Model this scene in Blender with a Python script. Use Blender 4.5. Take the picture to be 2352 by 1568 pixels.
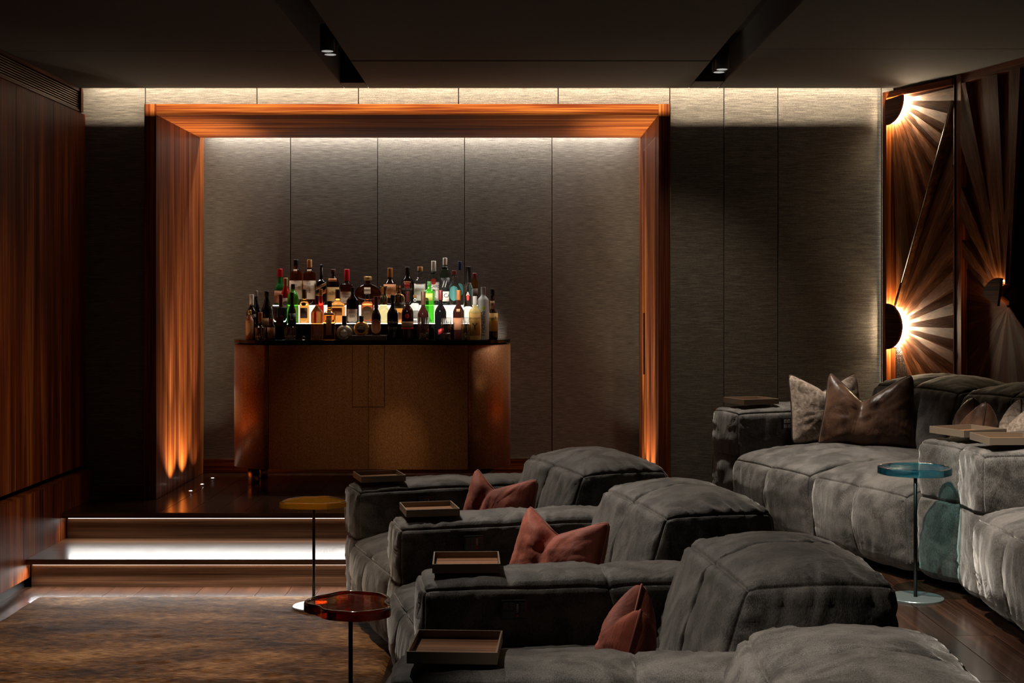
import bpy, bmesh, math, random
import numpy as np
from mathutils import Vector, Matrix

random.seed(7); np.random.seed(7)
SC = bpy.context.scene
COL = SC.collection
for o in list(bpy.data.objects):
    bpy.data.objects.remove(o)
PI = math.pi
R = math.radians

# ------------------------------------------------------------------ camera
F = 3100.0; W, H = 2352.0, 1568.0; HY = 690.0; CZ = 1.56
cd = bpy.data.cameras.new('camera'); cam = bpy.data.objects.new('camera', cd); COL.objects.link(cam)
cam.location = (0, 0, CZ); cam.rotation_euler = (R(90), 0, 0)
cd.sensor_width = 36.0; cd.lens = F / W * 36.0
cd.shift_y = (HY - H / 2) / W
cd.clip_start = 0.05; cd.clip_end = 60
SC.camera = cam

# ------------------------------------------------------------------ world, exposure
wd = bpy.data.worlds.new('world'); SC.world = wd; wd.use_nodes = True
wd.node_tree.nodes['Background'].inputs[0].default_value = (0.9, 0.95, 1.0, 1)
wd.node_tree.nodes['Background'].inputs[1].default_value = 0.004
SC.view_settings.view_transform = 'Standard'
SC.view_settings.look = 'None'
SC.view_settings.exposure = 0.0
SC.view_settings.gamma = 1.0
SC.view_settings.use_curve_mapping = False
try:
    SC.cycles.use_denoising = True
    SC.cycles.max_bounces = 10
    SC.cycles.transparent_max_bounces = 16
    SC.cycles.sample_clamp_indirect = 4.0
except Exception:
    pass

WARM = (1.0, 0.80, 0.58); NEUT = (1.0, 0.90, 0.79); COOL = (0.95, 0.97, 1.0)

def area(name, loc, sx, sy, power, rot, col=WARM, spread=None):
    l = bpy.data.lights.new(name, 'AREA'); l.shape = 'RECTANGLE'; l.size = sx; l.size_y = sy
    l.energy = power; l.color = col
    if spread: l.spread = R(spread)
    o = bpy.data.objects.new(name, l); COL.objects.link(o); o.location = loc
    o.rotation_euler = rot
    return o

def spot(name, loc, target, power, angle, blend=0.5, radius=0.03, col=NEUT):
    l = bpy.data.lights.new(name, 'SPOT'); l.energy = power; l.spot_size = R(angle); l.spot_blend = blend
    l.shadow_soft_size = radius; l.color = col
    o = bpy.data.objects.new(name, l); COL.objects.link(o); o.location = loc
    d = Vector(target) - Vector(loc)
    o.rotation_euler = d.to_track_quat('-Z', 'Y').to_euler()
    return o

# LED strips and one added fill strip (rotation (0,0,0) shines straight down)
area('light_cove_wall_fill', (-0.15, 8.434, 2.895), 5.0, 0.006, 1.6, (R(3), 0, 0), (1.0, 0.86, 0.70), 120)  # second strip added to brighten the top edge of the wall
area('light_cove_back', (-0.15, 8.280, 2.988), 5.0, 0.010, 48, (R(42), 0, 0), (1.0, 0.82, 0.60))
area('light_recess_top', (-0.65, 9.685, 2.83), 3.05, 0.02, 30, (R(4), 0, 0), (1.0, 0.94, 0.85), 130)
area('light_step_upper', (-0.75, 7.915, 0.286), 3.70, 0.012, 9.0, (R(-35), 0, 0), (1.0, 0.96, 0.92), 130)
area('light_step_lower', (-0.78, 7.325, 0.126), 3.66, 0.012, 30.0, (R(-35), 0, 0), (1.0, 0.96, 0.92), 130)
area('light_corner', (2.322, 8.438, 1.65), 2.3, 0.006, 0.6, (0, R(90), 0), (1.0, 0.88, 0.70))
# floor uplights beside both reveals
for sx, sg in ((-2.09, -1), (0.79, 1)):
    for yy in (8.78, 9.10, 9.42):
        spot('light_floor', (sx, yy, 0.327), (sx + sg * 0.06, yy, 2.6), 330, 26, 1.0, 0.012, (1.0, 0.86, 0.58))
        spot('light_floor', (sx, yy, 0.327), (sx + sg * 0.55, yy, 2.6), 44 if yy < 9.3 else 8, 96, 1.0, 0.012, (1.0, 0.84, 0.58))
# ceiling track spots, with added fill spots marked among them
spot('light_track_or_fill', (-0.94, 6.85, 2.80), (-0.42, 9.34, 1.46), 620, 12, 0.9, 0.03)
spot('light_track_or_fill', (-0.94, 6.95, 2.80), (-0.76, 9.02, 0.60), 90, 9, 1.0, 0.03, WARM)
spot('light_track_or_fill', (-0.94, 6.00, 2.80), (-0.96, 9.02, 0.66), 60, 24, 1.0, 0.03, WARM)  # wide fill added to lift the cabinet front
spot('light_track_or_fill', (1.12, 7.0, 2.80), (0.95, 8.42, 1.2), 30, 60, 1.0, 0.03, WARM)  # fill spot added to brighten the portal's right jamb
spot('light_track_or_fill', (-0.94, 7.4, 2.80), (0.1, 6.4, 0.7), 195, 54, 1.0, 0.03)
spot('light_track_or_fill', (-0.94, 6.2, 2.80), (0.3, 5.1, 0.7), 225, 52, 1.0, 0.03)
spot('light_track_or_fill', (-0.94, 5.3, 2.80), (-1.5, 5.9, 0.0), 240, 56, 1.0, 0.03, WARM)
spot('light_track_or_fill', (-0.94, 6.3, 2.80), (-1.0, 6.8, 0.5), 60, 14, 1.0, 0.02)  # narrow fill added to brighten the yellow table top
spot('light_track_or_fill', (-0.94, 6.0, 2.80), (-2.67, 6.6, 1.0), 50, 58, 1.0, 0.03, WARM)  # fill spot added to brighten the left wall
spot('light_track_or_fill', (-0.94, 4.7, 2.80), (0.25, 3.9, 0.7), 95, 60, 1.0, 0.03)
spot('light_track_or_fill', (-0.94, 3.0, 2.80), (0.65, 2.9, 0.8), 360, 46, 1.0, 0.03)
spot('light_track_or_fill', (1.15, 7.40, 2.80), (1.45, 7.25, 0.9), 230, 46, 0.8, 0.02)
spot('light_track_or_fill', (1.10, 5.00, 2.80), (1.72, 5.75, 0.7), 420, 50, 0.7, 0.015)
spot('light_track_or_fill', (0.60, 6.6, 2.80), (1.5, 6.5, 0.5), 110, 46, 0.8, 0.02)  # hangs between the two tracks, without a fixture, over the platform sofa
spot('light_track_or_fill', (1.15, 4.2, 2.80), (2.0, 4.9, 0.6), 190, 44, 0.8, 0.02)
spot('light_track_or_fill', (-0.94, 5.8, 2.80), (1.25, 8.4, 0.70), 13, 24, 1.0, 0.03)

# ------------------------------------------------------------------ helpers
def put(o, name=None, parent=None, label=None, cat=None, group=None, kind=None):
    if parent is not None: o.parent = parent
    if label: o['label'] = label
    if cat: o['category'] = cat
    if group: o['group'] = group
    if kind: o['kind'] = kind
    return o

def thing(name, loc=(0, 0, 0), rz=0.0, **k):
    o = bpy.data.objects.new(name, None); COL.objects.link(o)
    o.location = loc; o.rotation_euler = (0, 0, rz); o.empty_display_size = 0.1
    return put(o, **k)

def mk(name, verts, faces, mat, parent=None, smooth=False, **k):
    me = bpy.data.meshes.new(name); me.from_pydata([tuple(v) for v in verts], [], [tuple(f) for f in faces])
    me.materials.append(mat)
    if smooth:
        me.polygons.foreach_set('use_smooth', [True] * len(me.polygons))
    me.update()
    o = bpy.data.objects.new(name, me); COL.objects.link(o)
    return put(o, parent=parent, **k)

def frombm(name, bm, mat, parent=None, smooth=False, **k):
    bmesh.ops.recalc_face_normals(bm, faces=bm.faces)
    me = bpy.data.meshes.new(name); bm.to_mesh(me); bm.free(); me.materials.append(mat)
    if smooth: me.polygons.foreach_set('use_smooth', [True] * len(me.polygons))
    o = bpy.data.objects.new(name, me); COL.objects.link(o)
    return put(o, parent=parent, **k)

def addbox(bm, x0, x1, y0, y1, z0, z1, bev=0.0):
    r = bmesh.ops.create_cube(bm, size=1.0)
    for v in r['verts']:
        v.co = Vector((x0 + (v.co.x + .5) * (x1 - x0), y0 + (v.co.y + .5) * (y1 - y0), z0 + (v.co.z + .5) * (z1 - z0)))
    if bev > 0:
        es = list({e for v in r['verts'] for e in v.link_edges})
        bmesh.ops.bevel(bm, geom=es, offset=bev, segments=2, profile=0.7, affect='EDGES')

def box(name, x0, x1, y0, y1, z0, z1, mat, parent=None, bev=0.0, **k):
    bm = bmesh.new(); addbox(bm, x0, x1, y0, y1, z0, z1, bev)
    return frombm(name, bm, mat, parent, **k)

def prism(name, pts, z0, z1, mat, parent=None, bev=0.0, smooth=False, **k):
    """polygon (x,y) extruded from z0 to z1"""
    bm = bmesh.new()
    a = [bm.verts.new((p[0], p[1], z0)) for p in pts]; b = [bm.verts.new((p[0], p[1], z1)) for p in pts]
    bm.faces.new(a[::-1]); bm.faces.new(b)
    n = len(pts)
    for i in range(n): bm.faces.new((a[i], a[(i + 1) % n], b[(i + 1) % n], b[i]))
    if bev:
        es = [e for e in bm.edges if abs(e.verts[0].co.z - e.verts[1].co.z) < 1e-6]
        bmesh.ops.bevel(bm, geom=es, offset=bev, segments=2, profile=0.7, affect='EDGES')
    return frombm(name, bm, mat, parent, smooth, **k)

def lathe(name, prof, mat, parent=None, seg=28, sq=2.0, ys=1.0, loc=(0, 0, 0), smooth=True, flute=0, fd=0.0, fz=(0, 0), **k):
    """prof: (r,z) from bottom to top; sq superellipse exponent, ys squash in y"""
    vs, fs = [], []
    for (r, z) in prof:
        for i in range(seg):
            a = 2 * PI * i / seg
            c, s = math.cos(a), math.sin(a)
            q = (abs(c) ** sq + abs(s) ** sq) ** (-1.0 / sq)
            rr = r * q
            if flute and fz[0] <= z <= fz[1]: rr *= 1 - fd * (i % 2)
            vs.append((loc[0] + rr * c, loc[1] + rr * s * ys, loc[2] + z))
    n = len(prof)
    for j in range(n - 1):
        for i in range(seg):
            fs.append((j * seg + i, j * seg + (i + 1) % seg, (j + 1) * seg + (i + 1) % seg, (j + 1) * seg + i))
    fs.append(tuple(range(seg))[::-1]); fs.append(tuple((n - 1) * seg + i for i in range(seg)))
    return mk(name, vs, fs, mat, parent, smooth, **k)

def tube(name, pts, r, mat, parent=None, seg=8, closed=False, **k):
    P = [Vector(p) for p in pts]; n = len(P); vs = []; fs = []
    up = Vector((0, 0, 1))
    for i in range(n):
        a = P[(i - 1) % n] if (closed or i > 0) else P[i]
        b = P[(i + 1) % n] if (closed or i < n - 1) else P[i]
        t = (b - a).normalized()
        u = up if abs(t.dot(up)) < 0.95 else Vector((1, 0, 0))
        s = t.cross(u).normalized(); w = s.cross(t).normalized()
        for j in range(seg):
            an = 2 * PI * j / seg
            vs.append(P[i] + (s * math.cos(an) + w * math.sin(an)) * r)
    m = n if closed else n - 1
    for i in range(m):
        for j in range(seg):
            fs.append((i * seg + j, i * seg + (j + 1) % seg, ((i + 1) % n) * seg + (j + 1) % seg, ((i + 1) % n) * seg + j))
    if not closed:
        fs.append(tuple(range(seg))[::-1]); fs.append(tuple((n - 1) * seg + j for j in range(seg)))
    return mk(name, vs, fs, mat, parent, True, **k)

def lettering(text, size, mat, parent, loc, rot=(R(90), 0, 0), bend=None, name='lettering', squash=1.0):
    cu = bpy.data.curves.new('t', 'FONT'); cu.body = text; cu.size = size; cu.align_x = 'CENTER'; cu.align_y = 'CENTER'
    cu.resolution_u = 2
    to = bpy.data.objects.new('t', cu); COL.objects.link(to)
    bpy.context.view_layer.update()
    me = bpy.data.meshes.new_from_object(to.evaluated_get(bpy.context.evaluated_depsgraph_get()))
    bpy.data.objects.remove(to); bpy.data.curves.remove(cu)
    M = Matrix.Rotation(rot[2], 4, 'Z') @ Matrix.Rotation(rot[1], 4, 'Y') @ Matrix.Rotation(rot[0], 4, 'X')
    for v in me.vertices:
        v.co.x *= squash
        if bend:
            # straight text in x/z plane, bent round the z axis with radius bend
            c = (Matrix.Rotation(rot[1], 4, 'Y') @ Vector((v.co.x, 0, v.co.y)))
            th = c.x / bend
            v.co = Vector((bend * math.sin(th), -bend * math.cos(th), c.z + loc[2]))
        else:
            v.co = M @ v.co + Vector(loc)
    me.materials.clear(); me.materials.append(mat)
    o = bpy.data.objects.new(name, me); COL.objects.link(o); o.parent = parent
    return o

# ------------------------------------------------------------------ materials
def nodes(name):
    m = bpy.data.materials.new(name); m.use_nodes = True
    nt = m.node_tree; b = nt.nodes['Principled BSDF']
    return m, nt, b

def setp(b, **k):
    for n, v in k.items():
        n = n.replace('_', ' ')
        if n in b.inputs: b.inputs[n].default_value = v

def plain(name, col, rough=0.5, metal=0.0, **k):
    m, nt, b = nodes(name)
    b.inputs['Base Color'].default_value = (*col, 1); b.inputs['Roughness'].default_value = rough; b.inputs['Metallic'].default_value = metal
    tc = nt.nodes.new('ShaderNodeTexCoord'); n = nt.nodes.new('ShaderNodeTexNoise'); n.inputs['Scale'].default_value = 35
    nt.links.new(tc.outputs['Object'], n.inputs['Vector'])
    bp = nt.nodes.new('ShaderNodeBump'); bp.inputs['Strength'].default_value = 0.03
    nt.links.new(n.outputs['Fac'], bp.inputs['Height']); nt.links.new(bp.outputs[0], b.inputs['Normal'])
    setp(b, **k)
    return m

def ramp(nt, fac, stops):
    r = nt.nodes.new('ShaderNodeValToRGB'); nt.links.new(fac, r.inputs[0])
    e = r.color_ramp.elements
    e[0].position, e[0].color = stops[0][0], (*stops[0][1], 1)
    e[1].position, e[1].color = stops[-1][0], (*stops[-1][1], 1)
    for p, c in stops[1:-1]:
        x = e.new(p); x.color = (*c, 1)
    return r

def coords(nt, scale, random_off=True):
    tc = nt.nodes.new('ShaderNodeTexCoord'); mp = nt.nodes.new('ShaderNodeMapping')
    mp.inputs['Scale'].default_value = scale
    if random_off:
        oi = nt.nodes.new('ShaderNodeObjectInfo'); mu = nt.nodes.new('ShaderNodeVectorMath'); mu.operation = 'SCALE'
        cb = nt.nodes.new('ShaderNodeCombineXYZ')
        for i in range(3): nt.links.new(oi.outputs['Random'], cb.inputs[i])
        nt.links.new(cb.outputs[0], mu.inputs[0]); mu.inputs['Scale'].default_value = 3.7
        ad = nt.nodes.new('ShaderNodeVectorMath'); ad.operation = 'ADD'
        nt.links.new(tc.outputs['Object'], ad.inputs[0]); nt.links.new(mu.outputs[0], ad.inputs[1])
        nt.links.new(ad.outputs[0], mp.inputs['Vector'])
    else:
        nt.links.new(tc.outputs['Object'], mp.inputs['Vector'])
    return mp.outputs[0]

def wood(name, axis, cols, rough=0.42, fine=1.0, coat=0.08, spec=0.3):
    """axis: grain direction 0,1,2 in object space"""
    m, nt, b = nodes(name)
    s1 = [10.0 * fine] * 3; s1[axis] = 0.45
    s2 = [120.0 * fine] * 3; s2[axis] = 1.6
    n1 = nt.nodes.new('ShaderNodeTexNoise'); n1.inputs['Scale'].default_value = 1.0; n1.inputs['Detail'].default_value = 6
    n1.inputs['Distortion'].default_value = 0.6
    nt.links.new(coords(nt, s1), n1.inputs['Vector'])
    n2 = nt.nodes.new('ShaderNodeTexNoise'); n2.inputs['Scale'].default_value = 1.0; n2.inputs['Detail'].default_value = 4
    nt.links.new(coords(nt, s2), n2.inputs['Vector'])
    mx = nt.nodes.new('ShaderNodeMix'); mx.inputs[0].default_value = 0.5
    nt.links.new(n1.outputs['Fac'], mx.inputs[2]); nt.links.new(n2.outputs['Fac'], mx.inputs[3])
    rp = ramp(nt, mx.outputs[0], [(0.37, cols[0]), (0.51, cols[1]), (0.65, cols[2])])
    nt.links.new(rp.outputs[0], b.inputs['Base Color'])
    bp = nt.nodes.new('ShaderNodeBump'); bp.inputs['Strength'].default_value = 0.12; bp.inputs['Distance'].default_value = 0.002
    nt.links.new(n2.outputs['Fac'], bp.inputs['Height']); nt.links.new(bp.outputs[0], b.inputs['Normal'])
    b.inputs['Roughness'].default_value = rough
    setp(b, Coat_Weight=coat, Coat_Roughness=0.15, Specular_IOR_Level=spec)
    return m

def weave(name, c0, c1, c2, rough=0.75, axis=0, metal=0.0, sheen=0.2, bump=0.35, long=14.0):
    """woven cloth with long slubs along one axis"""
    m, nt, b = nodes(name)
    s = [480.0] * 3; s[axis] = long
    n1 = nt.nodes.new('ShaderNodeTexNoise'); n1.inputs['Scale'].default_value = 1.0; n1.inputs['Detail'].default_value = 3
    nt.links.new(coords(nt, s), n1.inputs['Vector'])
    n2 = nt.nodes.new('ShaderNodeTexNoise'); n2.inputs['Scale'].default_value = 260; n2.inputs['Detail'].default_value = 2
    nt.links.new(coords(nt, (1, 1, 1)), n2.inputs['Vector'])
    s3 = [60.0] * 3; s3[axis] = 1.5
    n3 = nt.nodes.new('ShaderNodeTexNoise'); n3.inputs['Scale'].default_value = 1.0
    nt.links.new(coords(nt, s3), n3.inputs['Vector'])
    mx = nt.nodes.new('ShaderNodeMix'); mx.inputs[0].default_value = 0.35
    nt.links.new(n1.outputs['Fac'], mx.inputs[2]); nt.links.new(n2.outputs['Fac'], mx.inputs[3])
    mx2 = nt.nodes.new('ShaderNodeMix'); mx2.inputs[0].default_value = 0.07
    nt.links.new(mx.outputs[0], mx2.inputs[2]); nt.links.new(n3.outputs['Fac'], mx2.inputs[3])
    rp = ramp(nt, mx2.outputs[0], [(0.38, c0), (0.5, c1), (0.64, c2)])
    nt.links.new(rp.outputs[0], b.inputs['Base Color'])
    bp = nt.nodes.new('ShaderNodeBump'); bp.inputs['Strength'].default_value = bump; bp.inputs['Distance'].default_value = 0.001
    nt.links.new(mx.outputs[0], bp.inputs['Height']); nt.links.new(bp.outputs[0], b.inputs['Normal'])
    b.inputs['Roughness'].default_value = rough; b.inputs['Metallic'].default_value = metal
    setp(b, Sheen_Weight=sheen, Sheen_Roughness=0.4)
    return m

def velvet(name, c0, c1, tint, sheen=0.8, scale=7.0, rough=0.7, grain=900, bump=0.25, stretch=(1, 1, 1), fold=0.25):
    m, nt, b = nodes(name)
    n1 = nt.nodes.new('ShaderNodeTexNoise'); n1.inputs['Scale'].default_value = scale; n1.inputs['Detail'].default_value = 5
    n1.inputs['Distortion'].default_value = 1.2
    nt.links.new(coords(nt, stretch), n1.inputs['Vector'])
    n2 = nt.nodes.new('ShaderNodeTexNoise'); n2.inputs['Scale'].default_value = grain; n2.inputs['Detail'].default_value = 1
    nt.links.new(coords(nt, (1, 1, 0.35)), n2.inputs['Vector'])
    mx = nt.nodes.new('ShaderNodeMix'); mx.inputs[0].default_value = 0.4
    nt.links.new(n1.outputs['Fac'], mx.inputs[2]); nt.links.new(n2.outputs['Fac'], mx.inputs[3])
    rp = ramp(nt, mx.outputs[0], [(0.40, c0), (0.60, c1)])
    nt.links.new(rp.outputs[0], b.inputs['Base Color'])
    bp = nt.nodes.new('ShaderNodeBump'); bp.inputs['Strength'].default_value = bump; bp.inputs['Distance'].default_value = 0.002
    nt.links.new(mx.outputs[0], bp.inputs['Height'])
    n4 = nt.nodes.new('ShaderNodeTexNoise'); n4.inputs['Scale'].default_value = 9.0; n4.inputs['Detail'].default_value = 4; n4.inputs['Distortion'].default_value = 1.6
    nt.links.new(coords(nt, (1, 1, .5)), n4.inputs['Vector'])
    b2 = nt.nodes.new('ShaderNodeBump'); b2.inputs['Strength'].default_value = fold; b2.inputs['Distance'].default_value = 0.03
    nt.links.new(n4.outputs['Fac'], b2.inputs['Height']); nt.links.new(bp.outputs[0], b2.inputs['Normal'])
    nt.links.new(b2.outputs[0], b.inputs['Normal'])
    b.inputs['Roughness'].default_value = rough
    setp(b, Sheen_Weight=sheen, Sheen_Roughness=0.35, Sheen_Tint=(*tint, 1), Specular_IOR_Level=0.25)
    return m

def glass(name, col, rough=0.02, trans=1.0, ior=1.45):
    m, nt, b = nodes(name)
    b.inputs['Base Color'].default_value = (*col, 1)
    setp(b, Roughness=rough, Transmission_Weight=trans, IOR=ior)
    return m

def slabglass(name, tint, body=0.0, bcol=(0.6, 0.3, 0.03)):
    """tinted clear slab: coloured transparency under a polished surface"""
    m, nt, b = nodes(name)
    tr = nt.nodes.new('ShaderNodeBsdfTransparent'); tr.inputs[0].default_value = (*tint, 1)
    gl = nt.nodes.new('ShaderNodeBsdfGlossy'); gl.inputs['Roughness'].default_value = 0.05
    fr = nt.nodes.new('ShaderNodeFresnel'); fr.inputs[0].default_value = 1.5
    n = nt.nodes.new('ShaderNodeTexNoise'); n.inputs['Scale'].default_value = 14
    nt.links.new(coords(nt, (1, 1, 1)), n.inputs['Vector'])
    bp = nt.nodes.new('ShaderNodeBump'); bp.inputs['Strength'].default_value = 0.25; nt.links.new(n.outputs['Fac'], bp.inputs['Height'])
    nt.links.new(bp.outputs[0], gl.inputs['Normal']); nt.links.new(bp.outputs[0], fr.inputs['Normal'])
    mx = nt.nodes.new('ShaderNodeMixShader')
    nt.links.new(fr.outputs[0], mx.inputs[0]); nt.links.new(tr.outputs[0], mx.inputs[1]); nt.links.new(gl.outputs[0], mx.inputs[2])
    df = nt.nodes.new('ShaderNodeBsdfTranslucent'); df.inputs[0].default_value = (*bcol, 1)
    d2 = nt.nodes.new('ShaderNodeBsdfDiffuse'); d2.inputs[0].default_value = (*bcol, 1)
    m1 = nt.nodes.new('ShaderNodeMixShader'); m1.inputs[0].default_value = 0.5
    nt.links.new(df.outputs[0], m1.inputs[1]); nt.links.new(d2.outputs[0], m1.inputs[2])
    m2 = nt.nodes.new('ShaderNodeMixShader'); m2.inputs[0].default_value = body
    nt.links.new(tr.outputs[0], m2.inputs[1]); nt.links.new(m1.outputs[0], m2.inputs[2])
    nt.links.new(m2.outputs[0], mx.inputs[1])
    nt.links.new(mx.outputs[0], nt.nodes['Material Output'].inputs[0])
    return m

def emit(name, col, st):
    m, nt, b = nodes(name)
    b.inputs['Base Color'].default_value = (*col, 1)
    b.inputs['Emission Color'].default_value = (*col, 1); b.inputs['Emission Strength'].default_value = st
    return m

RW = ((0.030, 0.005, 0.0015), (0.16, 0.030, 0.005), (0.46, 0.155, 0.026))
M_woodV = wood('rosewood_vertical', 2, RW, rough=.5, spec=.18, coat=.04)
M_woodX = wood('rosewood_horizontal', 0, RW, rough=.6, spec=.10, coat=0.0)
M_woodY = wood('rosewood_depth', 1, RW)
M_woodF = wood('rosewood_fin', 0, ((0.04, 0.011, 0.004), (0.15, 0.050, 0.017), (0.34, 0.15, 0.06)), rough=0.36, fine=2.0)
M_woodShade = wood('shaded_rosewood', 0, ((0.02, 0.005, 0.002), (0.075, 0.018, 0.006), (0.16, 0.045, 0.014)), rough=0.6, fine=2.0, coat=0.0, spec=0.1)  # darker copy of the fin wood; shade on unlit rays is in its colour
M_floor = wood('dark_oiled_oak', 1, ((0.012, 0.005, 0.003), (0.030, 0.013, 0.007), (0.055, 0.024, 0.013)), rough=0.2, fine=1.6, coat=0.35, spec=0.6)
M_step = wood('dark_step_oak', 0, ((0.022, 0.009, 0.004), (0.075, 0.032, 0.014), (0.16, 0.075, 0.036)), rough=0.28, fine=2.0, coat=0.25, spec=0.5)
M_trayin = wood('walnut_tray', 0, ((0.08, 0.03, 0.012), (0.24, 0.10, 0.042), (0.42, 0.20, 0.09)), rough=0.4, fine=3.0)
M_linen = weave('grey_brown_linen', (0.062, 0.055, 0.046), (0.128, 0.114, 0.096), (0.25, 0.222, 0.188))
M_ceil = weave('dark_ceiling_cloth', (0.016, 0.0145, 0.012), (0.030, 0.027, 0.023), (0.052, 0.047, 0.040), rough=0.9)
M_cab = weave('bronze_cloth', (0.15, 0.056, 0.015), (0.33, 0.13, 0.036), (0.56, 0.25, 0.08), rough=0.40, axis=2, metal=0.5, sheen=0.1, bump=0.25, long=90.0)
M_black = plain('black_gloss', (0.006, 0.005, 0.005), 0.15)
M_blackm = plain('black_matt', (0.006, 0.006, 0.006), 0.7)
M_blackmetal = plain('black_metal', (0.02, 0.018, 0.016), 0.35, 0.9)
M_bronze = plain('bronze_metal', (0.42, 0.27, 0.15), 0.28, 1.0)
M_slat = plain('bronze_slat', (0.42, 0.34, 0.26), 0.4, 0.5)
M_trayrim = plain('champagne_lacquer', (0.19, 0.145, 0.10), 0.42, 0.35)
M_steel = plain('brushed_steel', (0.55, 0.54, 0.52), 0.3, 1.0)
M_base = plain('grey_steel_base', (0.65, 0.66, 0.68), 0.35, 0.6)
M_base_shaded = plain('shaded_steel_base', (0.16, 0.20, 0.20), 0.3, 0.6)  # shade under the teal glass top is put into this base colour
M_velvet = velvet('grey_velvet', (0.030, 0.0275, 0.0245), (0.118, 0.107, 0.095), (0.80, 0.77, 0.72), sheen=0.5, grain=380, bump=0.7, fold=0.2)
M_seamv = plain('dark_piping', (0.012, 0.010, 0.009), 0.8)
M_rust = velvet('rust_velvet', (0.16, 0.035, 0.020), (0.42, 0.105, 0.062), (0.9, 0.5, 0.4), sheen=0.35, scale=6)
M_rustp = plain('rust_piping', (0.25, 0.07, 0.045), 0.7)
M_brown = velvet('brown_silk_velvet', (0.022, 0.010, 0.006), (0.115, 0.058, 0.034), (0.8, 0.65, 0.52), sheen=0.25, scale=8, rough=0.38)
M_brownp = plain('brown_piping', (0.03, 0.014, 0.009), 0.5)
M_beige = velvet('beige_crackle_cloth', (0.17, 0.125, 0.09), (0.46, 0.36, 0.28), (0.9, 0.85, 0.8), sheen=0.2, scale=34, rough=0.8, bump=0.9)

def stone():
    m, nt, b = nodes('black_sparkling_stone')
    v = nt.nodes.new('ShaderNodeTexVoronoi'); v.inputs['Scale'].default_value = 160
    nt.links.new(coords(nt, (1, 1, 1)), v.inputs['Vector'])
    rp = ramp(nt, v.outputs['Distance'], [(0.0, (0.6, 0.55, 0.5)), (0.22, (0.02, 0.018, 0.016)), (1.0, (0.006, 0.006, 0.006))])
    nt.links.new(rp.outputs[0], b.inputs['Base Color'])
    bp = nt.nodes.new('ShaderNodeBump'); bp.inputs['Strength'].default_value = 0.8; bp.inputs['Distance'].default_value = 0.004
    nt.links.new(v.outputs['Distance'], bp.inputs['Height']); nt.links.new(bp.outputs[0], b.inputs['Normal'])
    b.inputs['Roughness'].default_value = 0.25
    return m
M_stone = stone()

def rugmat():
    m, nt, b = nodes('rug_pile')
    n1 = nt.nodes.new('ShaderNodeTexNoise'); n1.inputs['Scale'].default_value = 1.0; n1.inputs['Detail'].default_value = 10; n1.inputs['Roughness'].default_value = 0.66; n1.inputs['Distortion'].default_value = 0.3
    nt.links.new(coords(nt, (1.0, 2.6, 1), False), n1.inputs['Vector'])
    n2 = nt.nodes.new('ShaderNodeTexNoise'); n2.inputs['Scale'].default_value = 1.0; n2.inputs['Detail'].default_value = 5
    nt.links.new(coords(nt, (20, 190, 10), False), n2.inputs['Vector'])
    mx = nt.nodes.new('ShaderNodeMix'); mx.inputs[0].default_value = 0.45
    nt.links.new(n1.outputs['Fac'], mx.inputs[2]); nt.links.new(n2.outputs['Fac'], mx.inputs[3])
    rp = ramp(nt, mx.outputs[0], [(0.38, (0.010, 0.004, 0.002)), (0.46, (0.060, 0.027, 0.011)), (0.52, (0.16, 0.072, 0.024)), (0.62, (0.45, 0.25, 0.11))])
    nt.links.new(rp.outputs[0], b.inputs['Base Color'])
    n3 = nt.nodes.new('ShaderNodeTexNoise'); n3.inputs['Scale'].default_value = 420
    nt.links.new(coords(nt, (1, 1, 1), False), n3.inputs['Vector'])
    ad = nt.nodes.new('ShaderNodeMath'); ad.operation = 'ADD'
    nt.links.new(n3.outputs['Fac'], ad.inputs[0]); nt.links.new(n2.outputs['Fac'], ad.inputs[1])
    bp = nt.nodes.new('ShaderNodeBump'); bp.inputs['Strength'].default_value = 0.7; bp.inputs['Distance'].default_value = 0.006
    nt.links.new(ad.outputs[0], bp.inputs['Height']); nt.links.new(bp.outputs[0], b.inputs['Normal'])
    b.inputs['Roughness'].default_value = 0.85
    setp(b, Sheen_Weight=0.0, Specular_IOR_Level=0.1)
    return m
M_rug = rugmat()
M_led = emit('lit_white_strip', (1.0, 0.90, 0.78), 7.0)
M_ring = emit('lit_sunburst_ring', (1.0, 0.78, 0.50), 190.0)
M_ring2 = emit('lit_sunburst_ring_dim', (1.0, 0.62, 0.28), 22.0)
M_glow = emit('lit_acrylic_panel', (1.0, 0.95, 0.88), 0.9)
M_lens = emit('lamp_lens', (0.9, 0.95, 0.9), 0.32)
M_uplens = emit('uplight_lens', (1.0, 0.93, 0.85), 40.0)
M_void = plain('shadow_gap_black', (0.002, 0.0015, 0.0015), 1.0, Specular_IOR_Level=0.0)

# ------------------------------------------------------------------ room shell
G = 0.002
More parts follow.
